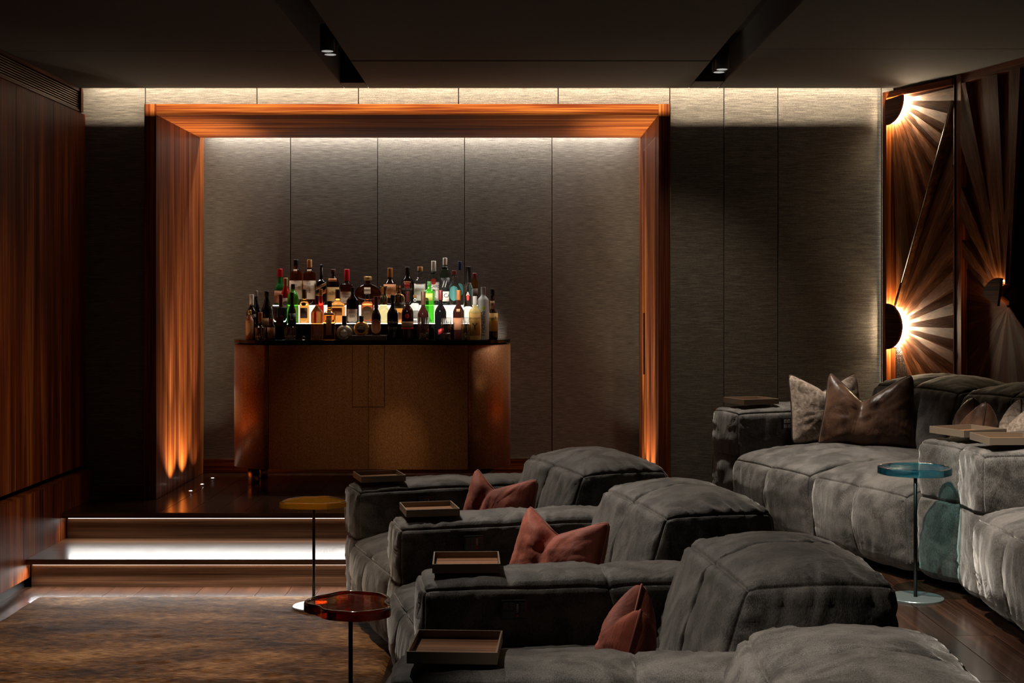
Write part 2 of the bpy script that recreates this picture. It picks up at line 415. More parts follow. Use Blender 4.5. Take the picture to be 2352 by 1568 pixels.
# floor: slab, planks
floor = thing('floor', kind='structure')
box('floor_slab', -3.0, 3.6, 0.8, 7.36, -0.08, -0.012, M_blackm, floor)
pm = {}
def plank(x0, x1, y0, y1, z0, z1, mat, parent):
    key = (round(x1 - x0, 3), round(y1 - y0, 3), round(z1 - z0, 3), mat.name)
    if key not in pm:
        bm = bmesh.new(); addbox(bm, 0, x1 - x0, 0, y1 - y0, 0, z1 - z0, 0.0012)
        bmesh.ops.recalc_face_normals(bm, faces=bm.faces)
        me = bpy.data.meshes.new('plank'); bm.to_mesh(me); bm.free(); me.materials.append(mat); pm[key] = me
    o = bpy.data.objects.new('plank', pm[key]); COL.objects.link(o); o.location = (x0, y0, z0); o.parent = parent
    return o
pw = 0.16; i = 0; x = -2.80
while x < 1.15:
    off = (0.0, 0.55, 0.27, 0.8)[i % 4]
    ys = [1.0] + [1.0 + off + 1.5 * k for k in range(1, 5)] + [7.36]
    ys = sorted({round(y, 3) for y in ys if y <= 7.36})
    for a, b_ in zip(ys, ys[1:]):
        if b_ - a > 0.05: plank(x, x + pw - G, a, b_ - G, -0.012, 0.0, M_floor, floor)
    x += pw; i += 1
# raised level: bar floor and platform behind the first row
plat = thing('floor_platform', kind='structure')
ED = [(-2.64, 7.95), (0.66, 7.95), (0.72, 7.35), (0.98, 6.2), (1.18, 5.0), (1.24, 4.0), (1.22, 1.0)]
prism('platform_slab', [(-2.70, 7.97)] + [(p[0] + .02, p[1] + .0) for p in ED[1:]] + [(3.6, 1.0), (3.6, 9.75), (-2.70, 9.75)], 0.0, 0.306, M_floor, plat)
def edge_x(y):
    for a, b_ in zip(ED[1:], ED[2:]):
        if b_[1] <= y <= a[1]:
            t = (a[1] - y) / (a[1] - b_[1]); return a[0] + t * (b_[0] - a[0])
    return -9
x = -2.69; i = 0
while x < 3.4:
    off = (0.1, 0.75, 0.4, 1.0)[i % 4]
    y0 = 7.90
    if x > 0.70:
        y0 = 1.0
        for yy in np.arange(7.3, 1.0, -0.05):
            if edge_x(yy) > x: y0 = yy + 0.05; break
    ys = [y0] + [1.0 + off + 1.5 * k for k in range(0, 7)] + [9.72]
    ys = sorted(y for y in ys if y0 <= y <= 9.72)
    for a, b_ in zip(ys, ys[1:]):
        if b_ - a > 0.03: plank(x, x + pw - G, a, b_ - G, 0.306, 0.320, M_floor, plat)
    x += pw; i += 1

# steps
steps = thing('floor_steps', kind='structure')
box('tread', -2.63, 0.62, 7.30, 7.95, 0.130, 0.160, M_step, steps, 0.004)
box('riser', -2.62, 0.62, 7.36, 7.40, 0.0, 0.130, M_step, steps)
box('nosing', -2.63, 0.66, 7.885, 7.96, 0.288, 0.319, M_step, steps, 0.004)
box('riser', -2.62, 0.62, 7.95, 7.97, 0.160, 0.288, M_step, steps)

box('led_strip', -2.61, 0.60, 7.938, 7.949, 0.279, 0.2875, M_led, steps)
box('led_strip', -2.61, 0.60, 7.348, 7.359, 0.121, 0.1295, M_led, steps)
# left wall
wl = thing('wall_left', kind='structure')
box('backing', -2.85, -2.705, 1.0, 9.9, -0.08, 3.1, M_void, wl)
jy = [7.86 + 0.59] + [7.86 - 0.59 * k for k in range(0, 11)]
jy = sorted(jy)
for a, b_ in zip(jy, jy[1:]):
    box('panel', -2.704, -2.67, a + .002, b_ - .002, 0.535, 2.722, M_woodV, wl, 0.0015)
    box('panel', -2.704, -2.63, a + .002, b_ - .002, 0.052, 0.505, M_woodV, wl, 0.0015)
box('toe_kick', -2.704, -2.66, 1.0, 7.36, 0.0, 0.05, M_blackm, wl)
gr = thing('vent_grille', (-2.67, 4.5, 2.73), label='long linear air vent of thin dark slats above the wood panelled side wall', cat='vent')
box('grille_frame', -2.702 + 2.67, -2.664 + 2.67, -3.4, 3.82, -0.006, 0.006, M_woodY, gr)
box('grille_frame', -2.702 + 2.67, -2.664 + 2.67, -3.4, 3.82, 0.118, 0.140, M_woodY, gr)
box('end_stile', -2.702 + 2.67, -2.655 + 2.67, 3.82, 3.86, -0.006, 0.140, M_woodV, gr)
for k in range(8):
    box('slat', -2.700 + 2.67, -2.672 + 2.67, -3.4, 3.82, 0.012 + k * 0.0135, 0.0165 + k * 0.0135, M_slat, gr)

# back wall (outer plane) with cloth panels
wb = thing('wall_back', kind='structure')
YB = 8.45
def linen(x0, x1, z0, z1, y, parent):
    box('panel', x0 + .003, x1 - .003, y, y + 0.025, z0, z1, M_linen, parent, 0.003)
bm = bmesh.new()
addbox(bm, -2.85, -2.292, YB + .027, YB + .10, 0.0, 3.10); 
frombm('backing', bm, M_void, wb)
box('backing', 0.988, 2.60, YB + .027, YB + .10, 0.0, 3.10, M_void, wb)
box('backing', -2.292, 0.988, YB + .027, YB + .06, 2.80, 3.10, M_void, wb)
linen(-2.70, -2.296, 0.412, 3.06, YB, wb)
for a, b_ in ((-2.296, -1.597), (-1.597, -0.962), (-0.962, -0.335), (-0.335, 0.289), (0.289, 0.989)):
    linen(a, b_, 2.788, 3.06, YB, wb)
for a, b_ in ((0.989, 1.327), (1.327, 1.665), (1.665, 2.313), (2.313, 2.50)):
    linen(a, b_, 0.412, 3.06, YB, wb)
bb = thing('baseboard_back', kind='structure')
box('skirting', -2.70, -2.296, YB - .012, YB + .026, 0.321, 0.410, M_woodX, bb, 0.002)
box('skirting', 0.990, 2.50, YB - .012, YB + .026, 0.321, 0.410, M_woodX, bb, 0.002)
box('metal_bead', -2.70, -2.296, YB - .013, YB + .002, 0.4085, 0.4115, M_bronze, bb)
box('metal_bead', -2.2955, -2.2925, YB - .022, YB + .002, 0.321, 2.79, M_bronze, bb)
box('metal_bead', 0.9865, 0.9895, YB - .022, YB + .002, 0.321, 2.79, M_bronze, bb)

# recess
wr = thing('wall_recess', kind='structure')
YR = 9.72
for a, b_ in ((-2.24, -1.596), (-1.596, -0.969), (-0.969, -0.342), (-0.342, 0.288), (0.288, 0.94)):
    linen(a, b_, 0.424, 2.98, YR, wr)
box('backing', -2.45, 1.15, YR + .027, YR + .12, 0.0, 3.05, M_void, wr)
box('cove_lid', -2.45, 1.15, YB + .10, YR + .12, 3.00, 3.06, M_void, wr)
box('skirting', -2.22, 0.915, YR - .014, YR + .026, 0.321, 0.420, M_woodX, wr, 0.002)
box('metal_bead', -2.22, 0.915, YR - .016, YR - .001, 0.4195, 0.4235, M_bronze, wr)

# wood portal
pt = thing('trim_portal', kind='structure')
box('jamb', -2.29, -2.22, 8.42, 9.745, 0.321, 2.786, M_woodV, pt, 0.002)
box('jamb', 0.915, 0.985, 8.42, 9.745, 0.321, 2.786, M_woodV, pt, 0.002)
box('soffit', -2.2195, 0.9145, 8.4205, 9.61, 2.718, 2.786, M_woodX, pt, 0.002)
# hidden door in the right reveal: fine joint lines and a slim pull
for z0, z1, y0, y1 in ((0.34, 2.60, 8.58, 8.583), (0.34, 2.60, 9.36, 9.363)):
    box('door_joint', 0.9135, 0.916, y0, y1, z0, z1, M_void, pt)
box('door_joint', 0.9135, 0.916, 8.58, 9.363, 2.598, 2.601, M_bronze, pt)
box('door_pull', 0.905, 0.9155, 9.305, 9.315, 1.05, 1.475, M_black, pt, 0.002)

# ceiling
ce = thing('ceiling', kind='structure')
CZ0 = 2.87; YC = 8.33
def cpanel(x0, x1, y0, y1, dz=0.0):
    box('panel', x0 + .002, x1 - .002, y0 + .002, y1 - .002, CZ0 + dz, CZ0 + 0.03, M_ceil, ce, 0.002)
TL = (-1.035, -0.885); TR = (1.09, 1.27)
for a, b_ in ((7.09, YC), (5.17, 7.09), (3.25, 5.17), (1.0, 3.25)): cpanel(-2.72, TL[0], a, min(b_, YC))
for a, b_ in ((7.39, YC), (6.43, 7.39), (5.47, 6.43), (4.51, 5.47), (3.55, 4.51), (1.0, 3.55)): cpanel(TL[1], TR[0], a, b_, 0.0 if b_ == YC else 0.003 * (b_ % 2 > 1))
for a, b_ in ((7.03, YC), (5.11, 7.03), (3.19, 5.11), (1.0, 3.19)): cpanel(TR[1], 3.6, a, b_)
cpanel(TL[0], TL[1], 8.12, YC); cpanel(TR[0], TR[1], 8.07, YC)
box('ceiling_deck', -2.85, 3.6, 0.8, 9.9, 3.08, 3.14, M_void, ce)
for (a, b_), ye in ((TL, 8.12), (TR, 8.07)):
    box('channel_wall', a - .006, a, 1.0, ye, CZ0 + .004, 3.08, M_ceil, ce)
    box('channel_wall', b_, b_ + .006, 1.0, ye, CZ0 + .004, 3.08, M_ceil, ce)
    box('channel_end', a, b_, ye, ye + .01, CZ0 + .032, 3.08, M_blackm, ce)
    box('channel_top', a, b_, 1.0, ye, 3.05, 3.08, M_blackm, ce)
    box('track_rail', (a + b_) / 2 - .018, (a + b_) / 2 + .018, 1.2, ye - .1, 3.02, 3.05, M_black, ce)
box('cove_cover', -2.72, 3.0, 8.215, 8.235, CZ0 + .032, 3.08, M_void, ce)

def spotlamp(x, y, label):
    t = thing('spotlight', (x, y, 2.825), label=label, cat='lamp')
    lathe('can', [(0.030, 0.0), (0.038, 0.0), (0.038, 0.13), (0.030, 0.135)], M_blackm, t)
    lathe('lens', [(0.029, -0.001), (0.030, 0.001)], M_lens, t)
    box('bracket', -.012, .012, -.012, .012, 0.13, 0.195, M_black, t)
spotlamp(-0.937, 6.85, 'black ceiling spotlight in the left ceiling slot, the nearer of its pair')
spotlamp(-0.935, 6.945, 'black ceiling spotlight in the left ceiling slot, the one closer to the bar wall')
spotlamp(1.150, 7.39, 'black ceiling spotlight in the right ceiling slot, the nearer of its pair')
spotlamp(1.147, 7.48, 'black ceiling spotlight in the right ceiling slot, the one closer to the bar wall')

# floor uplights
n_ = 0
for sx, wh in ((-2.09, 'left'), (0.79, 'right')):
    for yy, w2 in ((8.78, 'nearest the steps'), (9.10, 'middle of three'), (9.42, 'nearest the back wall')):
        t = thing('floor_uplight', (sx, yy, 0.320), label=f'small round floor light beside the {wh} wooden reveal, {w2}', cat='lamp')
        lathe('bezel', [(0.020, 0.0), (0.020, 0.003), (0.012, 0.003)], M_steel, t, 20)
        lathe('lens', [(0.008, 0.0031), (0.0075, 0.0036)], M_uplens, t, 16)

# ------------------------------------------------------------------ right wall: sunburst panels
wrt = thing('wall_right', kind='structure')
P1 = (2.35, 8.46); D1 = (0.421, -0.907); P2 = (2.63, 7.86); D2 = (0.271, -0.963)
def place(t, P, D):
    t.location = (P[0], P[1], 0); t.rotation_euler = (0, 0, math.atan2(D[1], D[0]))
# plain backing in wall line
n2e = (P2[0] + D2[0] * 6.5, P2[1] + D2[1] * 6.5)
def wallseg(A, B, name, th=0.08, z0=0.0, z1=3.08, mat=M_void, off=0.03):
    d = Vector((B[0] - A[0], B[1] - A[1])).normalized(); n = Vector((-d.y, d.x))
    if n.x < 0: n = -n
    a = Vector(A) + n * off; b2 = Vector(B) + n * off
    prism(name, [a, b2, b2 + n * th, a + n * th], z0, z1, mat, wrt)
wallseg(P1, (P1[0] + D1[0] * .66, P1[1] + D1[1] * .66), 'backing')
wallseg(P2, n2e, 'backing')

def clip(poly, a, b, c):
    """keep a*x+b*y>=c"""
    out = []
    for i in range(len(poly)):
        p, q = poly[i], poly[(i + 1) % len(poly)]
        dp = a * p[0] + b * p[1] - c; dq = a * q[0] + b * q[1] - c
        if dp >= 0: out.append(p)
        if (dp >= 0) != (dq >= 0):
            t = dp / (dp - dq); out.append((p[0] + t * (q[0] - p[0]), p[1] + t * (q[1] - p[1])))
    return out
def clip_convex(poly, region):
    """region counter-clockwise"""
    for i in range(len(region)):
        p, q = region[i], region[(i + 1) % len(region)]
        nx, ny = -(q[1] - p[1]), (q[0] - p[0])
        poly = clip(poly, nx, ny, nx * p[0] + ny * p[1])
        if len(poly) < 3: return []
    return poly
def fan(panel, C, r0, angs, region, alt=0, flat=False):
    for k in range(len(angs) - 1):
        a0, a1 = R(angs[k]), R(angs[k + 1]); am = (a0 + a1) / 2
        L = 4.0
        tri = [(C[0] + r0 * math.cos(a0), C[1] + r0 * math.sin(a0)), (C[0] + r0 * math.cos(am) , C[1] + r0 * math.sin(am)), (C[0] + r0 * math.cos(a1), C[1] + r0 * math.sin(a1)),
               (C[0] + L * math.cos(a1), C[1] + L * math.sin(a1)), (C[0] + L * math.cos(a0), C[1] + L * math.sin(a0))]
        tri = [tri[4], tri[3], tri[2], tri[0]]
        poly = clip_convex(tri, region)
        if len(poly) < 3: continue
        # ray local frame: x along middle ray, z across; y negative = towards room
        loc = []
        bright = (k + alt) % 2 == 0
        for (px, pz) in poly:
            dx, dz = px - C[0], pz - C[1]
            lx = dx * math.cos(am) + dz * math.sin(am); lz = -dx * math.sin(am) + dz * math.cos(am)
            if flat: t = 0.012 + 0.03 * lz * (1 if bright else -1)
            elif bright: t = 0.002 + 0.085 * min(lx, .6) + 0.06 * lz
            else: t = 0.046 - 0.090 * min(lx, .5) - 0.05 * lz
            t = max(t, 0.001)
            loc.append((lx, -t, lz))
        n = len(loc)
        vs = loc + [(p[0], 0.03, p[2]) for p in loc]
        fs = [tuple(range(n)), tuple(range(n, 2 * n))[::-1]] + [(i, i + n, (i + 1) % n + n, (i + 1) % n) for i in range(n)]
        bm = bmesh.new(); V = [bm.verts.new(v) for v in vs]
        for f in fs:
            try: bm.faces.new([V[q] for q in f])
            except ValueError: pass
        o = frombm('ray_fin', bm, M_woodShade if flat else M_woodF, panel)
        o.location = (C[0], 0, C[1]); o.rotation_euler = (0, -am, 0)

def disc(panel, C, r, a0, a1, ringmat, z_t=0.075, emit_range=None):
    """sector disc cap standing proud with lit rim"""
    n = 28; pts = [(C[0], C[1])] + [(C[0] + r * math.cos(R(a0 + (a1 - a0) * i / n)), C[1] + r * math.sin(R(a0 + (a1 - a0) * i / n))) for i in range(n + 1)]
    bm = bmesh.new()
    f = [bm.verts.new((p[0], -z_t, p[1])) for p in pts]; b = [bm.verts.new((p[0], -z_t + .016, p[1])) for p in pts]
    bm.faces.new(f); bm.faces.new(b[::-1])
    m = len(pts)
    for i in range(m): bm.faces.new((f[i], b[i], b[(i + 1) % m], f[(i + 1) % m]))
    frombm('disc_cap', bm, M_woodShade, panel)
    e0, e1 = emit_range or (a0, a1)
    vs, fs = [], []
    rr = r - 0.012
    for i in range(n + 1):
        a = R(e0 + (e1 - e0) * i / n)
        vs += [(C[0] + rr * math.cos(a), -z_t + .017, C[1] + rr * math.sin(a)), (C[0] + (rr - .0) * math.cos(a), -0.018, C[1] + rr * math.sin(a)),
               (C[0] + (rr - .006) * math.cos(a), -z_t + .017, C[1] + (rr - .006) * math.sin(a)), (C[0] + (rr - .006) * math.cos(a), -0.018, C[1] + (rr - .006) * math.sin(a))]
    for i in range(n):
        k = i * 4
        fs += [(k, k + 4, k + 5, k + 1), (k + 2, k + 3, k + 7, k + 6), (k, k + 2, k + 6, k + 4), (k + 1, k + 5, k + 7, k + 3)]
    fs += [(0, 1, 3, 2), (n * 4, n * 4 + 2, n * 4 + 3, n * 4 + 1)]
    mk('led_ring', vs, fs, ringmat, panel)

ZT = 2.855
pa = thing('sunburst_panel', label='tall wood wall panel of carved rays with two brightly lit half discs', cat='wall panel', )
place(pa, P1, D1)
PW = 0.634
C1 = (0.085, 1.40); C2 = (0.085, 2.80)
box('stile', 0.030, 0.066, -.060, .03, 0.33, ZT, M_woodV, pa, 0.002)
box('stile', 0.066, 0.084, -.018, .03, 0.33, 1.262, M_woodV, pa, 0.002)
box('stile', 0.066, 0.084, -.018, .03, 1.538, 2.65, M_woodV, pa, 0.002)
box('top_rail', .030, PW, -.060, .03, ZT - .04, ZT, M_woodX, pa, 0.002)
box('metal_bead', PW, PW + .006, -.05, .03, 0.33, ZT, M_steel, pa)
reg_lo = [(0.0, 0.33), (PW, 0.33), (PW, 2.72), C1, (0.0, C1[1])]
ang = [-66, -59, -51, -44, -36, -29, -21, -14, -7, 0, 8, 15, 23, 31, 39, 47, 54, 60, 65.5]
fan(pa, C1, 0.115, ang, [(0.085, 0.33), (PW, 0.33), (PW, 2.72), (0.085, 1.42)])
reg_hi = [(0.085, 1.42), (0.09, 1.42), (PW, 2.73), (PW, ZT - .04), (0.085, ZT - .04)]
angh = [-89, -84, -79, -73, -67, -61, -55, -49, -43, -37, -30, -23, -16, -8, 0, 6]
fan(pa, C2, 0.115, angh, reg_hi, 1)
tri = clip_convex([(C1[0], C1[1] - .1), (0.025, 0.33), (0.55, 0.33)], [(0.025, 0.33), (PW, 0.33), (PW, 1.35), (0.025, 1.35)])
a = R(-66)
st = [(0.085, 1.30), (0.085, 0.33), (C1[0] + (C1[1] - .33) / math.tan(-a), 0.33), (C1[0] + .12 * math.cos(a), C1[1] + .12 * math.sin(a))]
vs = [(p[0], -0.004, p[1]) for p in st] + [(p[0], 0.03, p[1]) for p in st]
mk('black_inlay', vs, [(0, 1, 2, 3), (7, 6, 5, 4), (0, 4, 5, 1), (1, 5, 6, 2), (2, 6, 7, 3), (3, 7, 4, 0)], M_stone, pa)
# diagonal metal seam
bm = bmesh.new()
dv = Vector((PW - .085, 0, 2.73 - 1.53)); 
dA, dB = Vector((0.13, 1.50)), Vector((PW, 2.722)); dn = (dB - dA).normalized(); dp = Vector((-dn.y, dn.x)) * .010
q_ = [dA - dp, dB - dp, dB + dp, dA + dp]
vs = [(p[0], -0.060, p[1]) for p in q_] + [(p[0], 0.02, p[1]) for p in q_]
mk('diagonal_batten', vs, [(0, 1, 2, 3), (7, 6, 5, 4), (0, 4, 5, 1), (1, 5, 6, 2), (2, 6, 7, 3), (3, 7, 4, 0)], M_woodF, pa)
tube('diagonal_bead', [(0.20, -0.060, 1.67), (PW, -0.060, 2.722)], 0.003, M_steel, pa)
disc(pa, (0.078, 1.40), 0.142, -90, 90, M_ring, 0.080)
disc(pa, (0.078, 2.80), 0.155, -90, 5, M_ring, 0.080)

pb = thing('sunburst_panel', label='shaded wood wall panel of carved rays with one dimly lit disc beside the bright one', cat='wall panel')
place(pb, P2, D2)
box('stile', 0.0, 0.05, -.05, .03, 0.33, 2.87, M_woodV, pb, 0.003)
box('top_rail', 0.05, 1.0, -.045, .03, 2.815, 2.87, M_woodX, pb, 0.002)
C3 = (0.43, 1.53)
reg = [(0.05, 0.33), (1.0, 0.33), (1.0, 2.815), (0.05, 2.815)]
fan(pb, C3, 0.12, [83, 87, 92, 98, 105, 112, 119, 127, 135, 143, 151], reg)
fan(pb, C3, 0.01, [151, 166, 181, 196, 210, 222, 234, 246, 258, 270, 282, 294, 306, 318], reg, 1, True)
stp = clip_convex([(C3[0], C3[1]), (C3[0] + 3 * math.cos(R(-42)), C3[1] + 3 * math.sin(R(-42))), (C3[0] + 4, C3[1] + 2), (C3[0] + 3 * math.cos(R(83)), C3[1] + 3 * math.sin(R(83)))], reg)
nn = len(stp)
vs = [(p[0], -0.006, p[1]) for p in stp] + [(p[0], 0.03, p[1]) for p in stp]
mk('black_inlay', vs, [tuple(range(nn)), tuple(range(nn, 2 * nn))[::-1]] + [(i, i + nn, (i + 1) % nn + nn, (i + 1) % nn) for i in range(nn)], M_void, pb)  # plain matt black wedge right of the disc, without stone grain
disc(pb, C3, 0.155, 78, 156, M_ring2, 0.080, (90, 154))
# plain rosewood panels further along the wall
xs = [1.003 + 0.62 * k for k in range(9)]
for a_, b_ in zip(xs, xs[1:]):
    t = box('panel', a_ + .002, b_ - .002, -0.005, 0.03, 0.33, 2.87, M_woodV, None, 0.002)
    t.parent = pb2 if False else None
    t.location = (P2[0], P2[1], 0); t.rotation_euler = (0, 0, math.atan2(D2[1], D2[0])); t.parent = wrt

# ------------------------------------------------------------------ bar cabinet
cab = thing('bar_cabinet', (-0.96, 9.30, 0.32), label='wide bronze cloth bar cabinet with rounded ends and dark glossy top', cat='cabinet')
def arcpts(cx, cy, r, a0, a1, n=16):
    return [(cx + r * math.cos(R(a0 + (a1 - a0) * i / n)), cy + r * math.sin(R(a0 + (a1 - a0) * i / n))) for i in range(n + 1)]
hx, rr = 0.665, 0.28
zb, zt = 0.112, 0.942
def stadium(r, n=20): return arcpts(hx, 0, r, -90, 90, n) + arcpts(-hx, 0, r, 90, 270, n)
prism('carcass', stadium(rr - .02), zb + .002, zt + .004, M_blackm, cab)
for s in (-1, 1):
    a0, a1 = (-90, 90) if s > 0 else (90, 270)
    o_ = arcpts(s * (hx + .004), 0, rr, a0, a1, 24); i_ = arcpts(s * (hx + .004), 0, rr - .019, a1, a0, 24)
    vs = [(p[0], p[1], z) for z in (zb, zt) for p in o_ + i_]
    n = len(o_) * 2
    fs = []
    m = len(o_)
    for i in range(m - 1):
        fs += [(i, i + 1, n + i + 1, n + i), (m + i, m + i + 1, n + m + i + 1, n + m + i),
               (i, n - 1 - i, n - 2 - i, i + 1), (n + i, n + i + 1, 2 * n - 2 - i, 2 * n - 1 - i)]
    fs += [(0, n, 2 * n - 1, n - 1), (m - 1, m, n + m, n + m - 1)]
    bm = bmesh.new(); V = [bm.verts.new(v) for v in vs]
    for f in fs: bm.faces.new([V[q] for q in f])
    frombm('curved_end', bm, M_cab, cab, True)
for s in (-1, 1):
    xa, xb = (-hx, -.0015) if s < 0 else (.0015, hx)
    d = box('door', xa, xb, -rr, -rr + .019, zb, zt, M_cab, cab, 0.0015)
    xa, xb = (-0.108, -.0016) if s < 0 else (.0016, 0.108)
    box('pull_shadow_line', xa, xb, -rr - .0008, -rr + .001, zt - .415, zt - .001, M_void, d)  # raised black strip drawn as the shadow line round the pull
    xa, xb = (-0.105, -.0015) if s < 0 else (.0015, 0.105)
    box('pull_panel', xa, xb, -rr - .004, -rr + .001, zt - .412, zt, M_cab, d, 0.0015)
box('back_panel', -hx, hx, rr - .019, rr, zb, zt, M_cab, cab)
top = prism('top', stadium(rr + .004, 28), 0.953, 0.975, M_black, cab, 0.002)
for sx in (-1, 1):
    for sy in (-1, 1):
        lathe('leg', [(0.038, 0.0), (0.040, 0.003), (0.040, 0.113)], M_bronze, cab, 24, loc=(sx * 0.79, sy * 0.155, 0))

# ------------------------------------------------------------------ bottle riser (two lit steps)
ZC = 0.32 + 0.975
def Xat(px, Y): return (px - 1176.0) * Y / F
ri = thing('bottle_riser', (-0.9, 9.36, ZC), label='two-step lit display riser carrying the rear rows of bottles', cat='stand')
box('lower_step', -0.71, 0.66, -0.15, 0.011, 0.0, 0.106, M_black, ri, 0.001)
box('lit_edge', -0.71, 0.66, -0.151, -0.146, 0.106, 0.110, M_led, ri)
box('upper_step', -0.76, 0.66, 0.012, 0.17, 0.0, 0.232, M_blackm, ri, 0.001)
box('light_panel', -0.70, 0.64, 0.006, 0.011, 0.110, 0.228, M_glow, ri)
box('lit_edge', -0.76, 0.66, 0.006, 0.011, 0.2285, 0.2325, M_led, ri)

# ------------------------------------------------------------------ bottles
def gl(name, col, rough=0.03, trans=1.0): return glass(name, col, rough, trans)
GM = dict(
    clear=gl('clear_glass', (0.93, 0.97, 0.95)), frost=gl('frosted_glass', (0.80, 0.82, 0.76), 0.45, 0.55),
    frostg=gl('grey_frosted_glass', (0.62, 0.66, 0.64), 0.5, 0.35), amber=gl('amber_liquor_glass', (0.85, 0.36, 0.07)),
    honey=gl('honey_liquor_glass', (0.62, 0.22, 0.05), 0.08, 0.7), cognac=gl('cognac_glass', (0.50, 0.11, 0.03)),
    green=gl('green_glass', (0.03, 0.45, 0.12), 0.05, 0.7), lime=gl('lime_green_glass', (0.08, 0.62, 0.03), 0.08, 0.6),
    teal=gl('pale_teal_glass', (0.35, 0.62, 0.52)), pgreen=gl('pale_green_glass', (0.68, 0.90, 0.76)),
    red=gl('red_liquor_glass', (0.75, 0.03, 0.02), 0.05, 0.6), straw=gl('straw_liquor_glass', (0.90, 0.80, 0.38)),
    dark=plain('dark_brown_glass', (0.014, 0.006, 0.004), 0.06), black=plain('black_bottle_glass', (0.005, 0.005, 0.006), 0.06),
    wine=plain('wine_dark_glass', (0.030, 0.008, 0.006), 0.07), dgreen=plain('dark_green_glass', (0.006, 0.018, 0.010), 0.06),
    silver=plain('brushed_silver_foil', (0.50, 0.43, 0.32), 0.35, 0.6), gold=plain('gold_foil', (0.75, 0.42, 0.12), 0.3, 0.8),
    paper=plain('wrapped_copper_paper', (0.50, 0.22, 0.10), 0.6), yellow=gl('yellow_cream_glass', (0.92, 0.72, 0.25), 0.4, 0.3))
CM = dict(
    red=plain('red_wax', (0.55, 0.010, 0.018), 0.35), black=plain('black_cap', (0.012, 0.011, 0.011), 0.35), gold=plain('gold_cap', (0.70, 0.48, 0.20), 0.35, 0.7),
    cork=plain('cork_wood', (0.55, 0.27, 0.10), 0.6), white=plain('white_cap', (0.80, 0.78, 0.74), 0.5), blue=plain('navy_cap', (0.02, 0.035, 0.10), 0.35),
    maroon=plain('maroon_cap', (0.16, 0.018, 0.020), 0.4), grey=plain('grey_cap', (0.28, 0.27, 0.26), 0.4), brown=plain('brown_cap', (0.10, 0.040, 0.022), 0.4),
    glass=glass('stopper_glass', (0.95, 0.95, 0.93)), orange=plain('orange_foil', (0.40, 0.14, 0.03), 0.4), green=plain('green_cap', (0.10, 0.30, 0.10), 0.4),
    steel=M_steel, panelkey=plain('dark_key', (0.035, 0.033, 0.032), 0.4))
LM = dict(
    cream=plain('cream_paper', (0.78, 0.62, 0.46), 0.7), white=plain('white_paper', (0.86, 0.82, 0.76), 0.7), tan=plain('tan_paper', (0.45, 0.27, 0.13), 0.7),
    yellow=plain('yellow_paper', (0.85, 0.55, 0.20), 0.7), black=plain('black_paper', (0.015, 0.014, 0.015), 0.5), orange=plain('orange_paper', (0.65, 0.24, 0.07), 0.6),
    ochre=plain('ochre_paper', (0.62, 0.36, 0.07), 0.6), copper=plain('copper_paper', (0.45, 0.19, 0.09), 0.6), dark=plain('dark_brown_paper', (0.06, 0.025, 0.015), 0.6),
    teal=plain('teal_paper', (0.05, 0.22, 0.22), 0.5), red=plain('red_print', (0.65, 0.03, 0.02), 0.5), ink=plain('black_ink', (0.01, 0.01, 0.01), 0.6),
    wht=plain('white_ink', (0.85, 0.85, 0.83), 0.6), green=plain('green_apple_print', (0.45, 0.55, 0.10), 0.5), grey=plain('grey_paper', (0.35, 0.33, 0.30), 0.6))

def sq_r(r, th, sq):
    c, s = math.cos(th), math.sin(th)
    return r * (abs(c) ** sq + abs(s) ** sq) ** (-1 / sq)

def label_patch(b, r, z0, z1, mat, sq=2.0, ys=1.0, half=62, seg=16, name='label', tilt=0.0, oval=False, off=0.0012):
    vs, fs = [], []
    nz = 14 if oval else 1
    for j in range(nz + 1):
        v = j / nz
        z = z0 + (z1 - z0) * v
        hw = half * (math.sqrt(max(0.0, 1 - (2 * v - 1) ** 2)) if oval else 1.0)
        for i in range(seg + 1):
            d = R(-hw + 2 * hw * i / seg); th = -PI / 2 + d
            q = sq_r(r, th, sq)
            vs.append(((q + off) * math.cos(th), (q * ys + off) * math.sin(th), z + tilt * d))
    n = seg + 1
    for j in range(nz):
        for i in range(seg): fs.append((j * n + i, j * n + i + 1, (j + 1) * n + i + 1, (j + 1) * n + i))
    o = mk(name, vs, fs, mat, b, True)
    sm = o.modifiers.new('thick', 'SOLIDIFY'); sm.thickness = 0.0006; sm.offset = 0
    return o

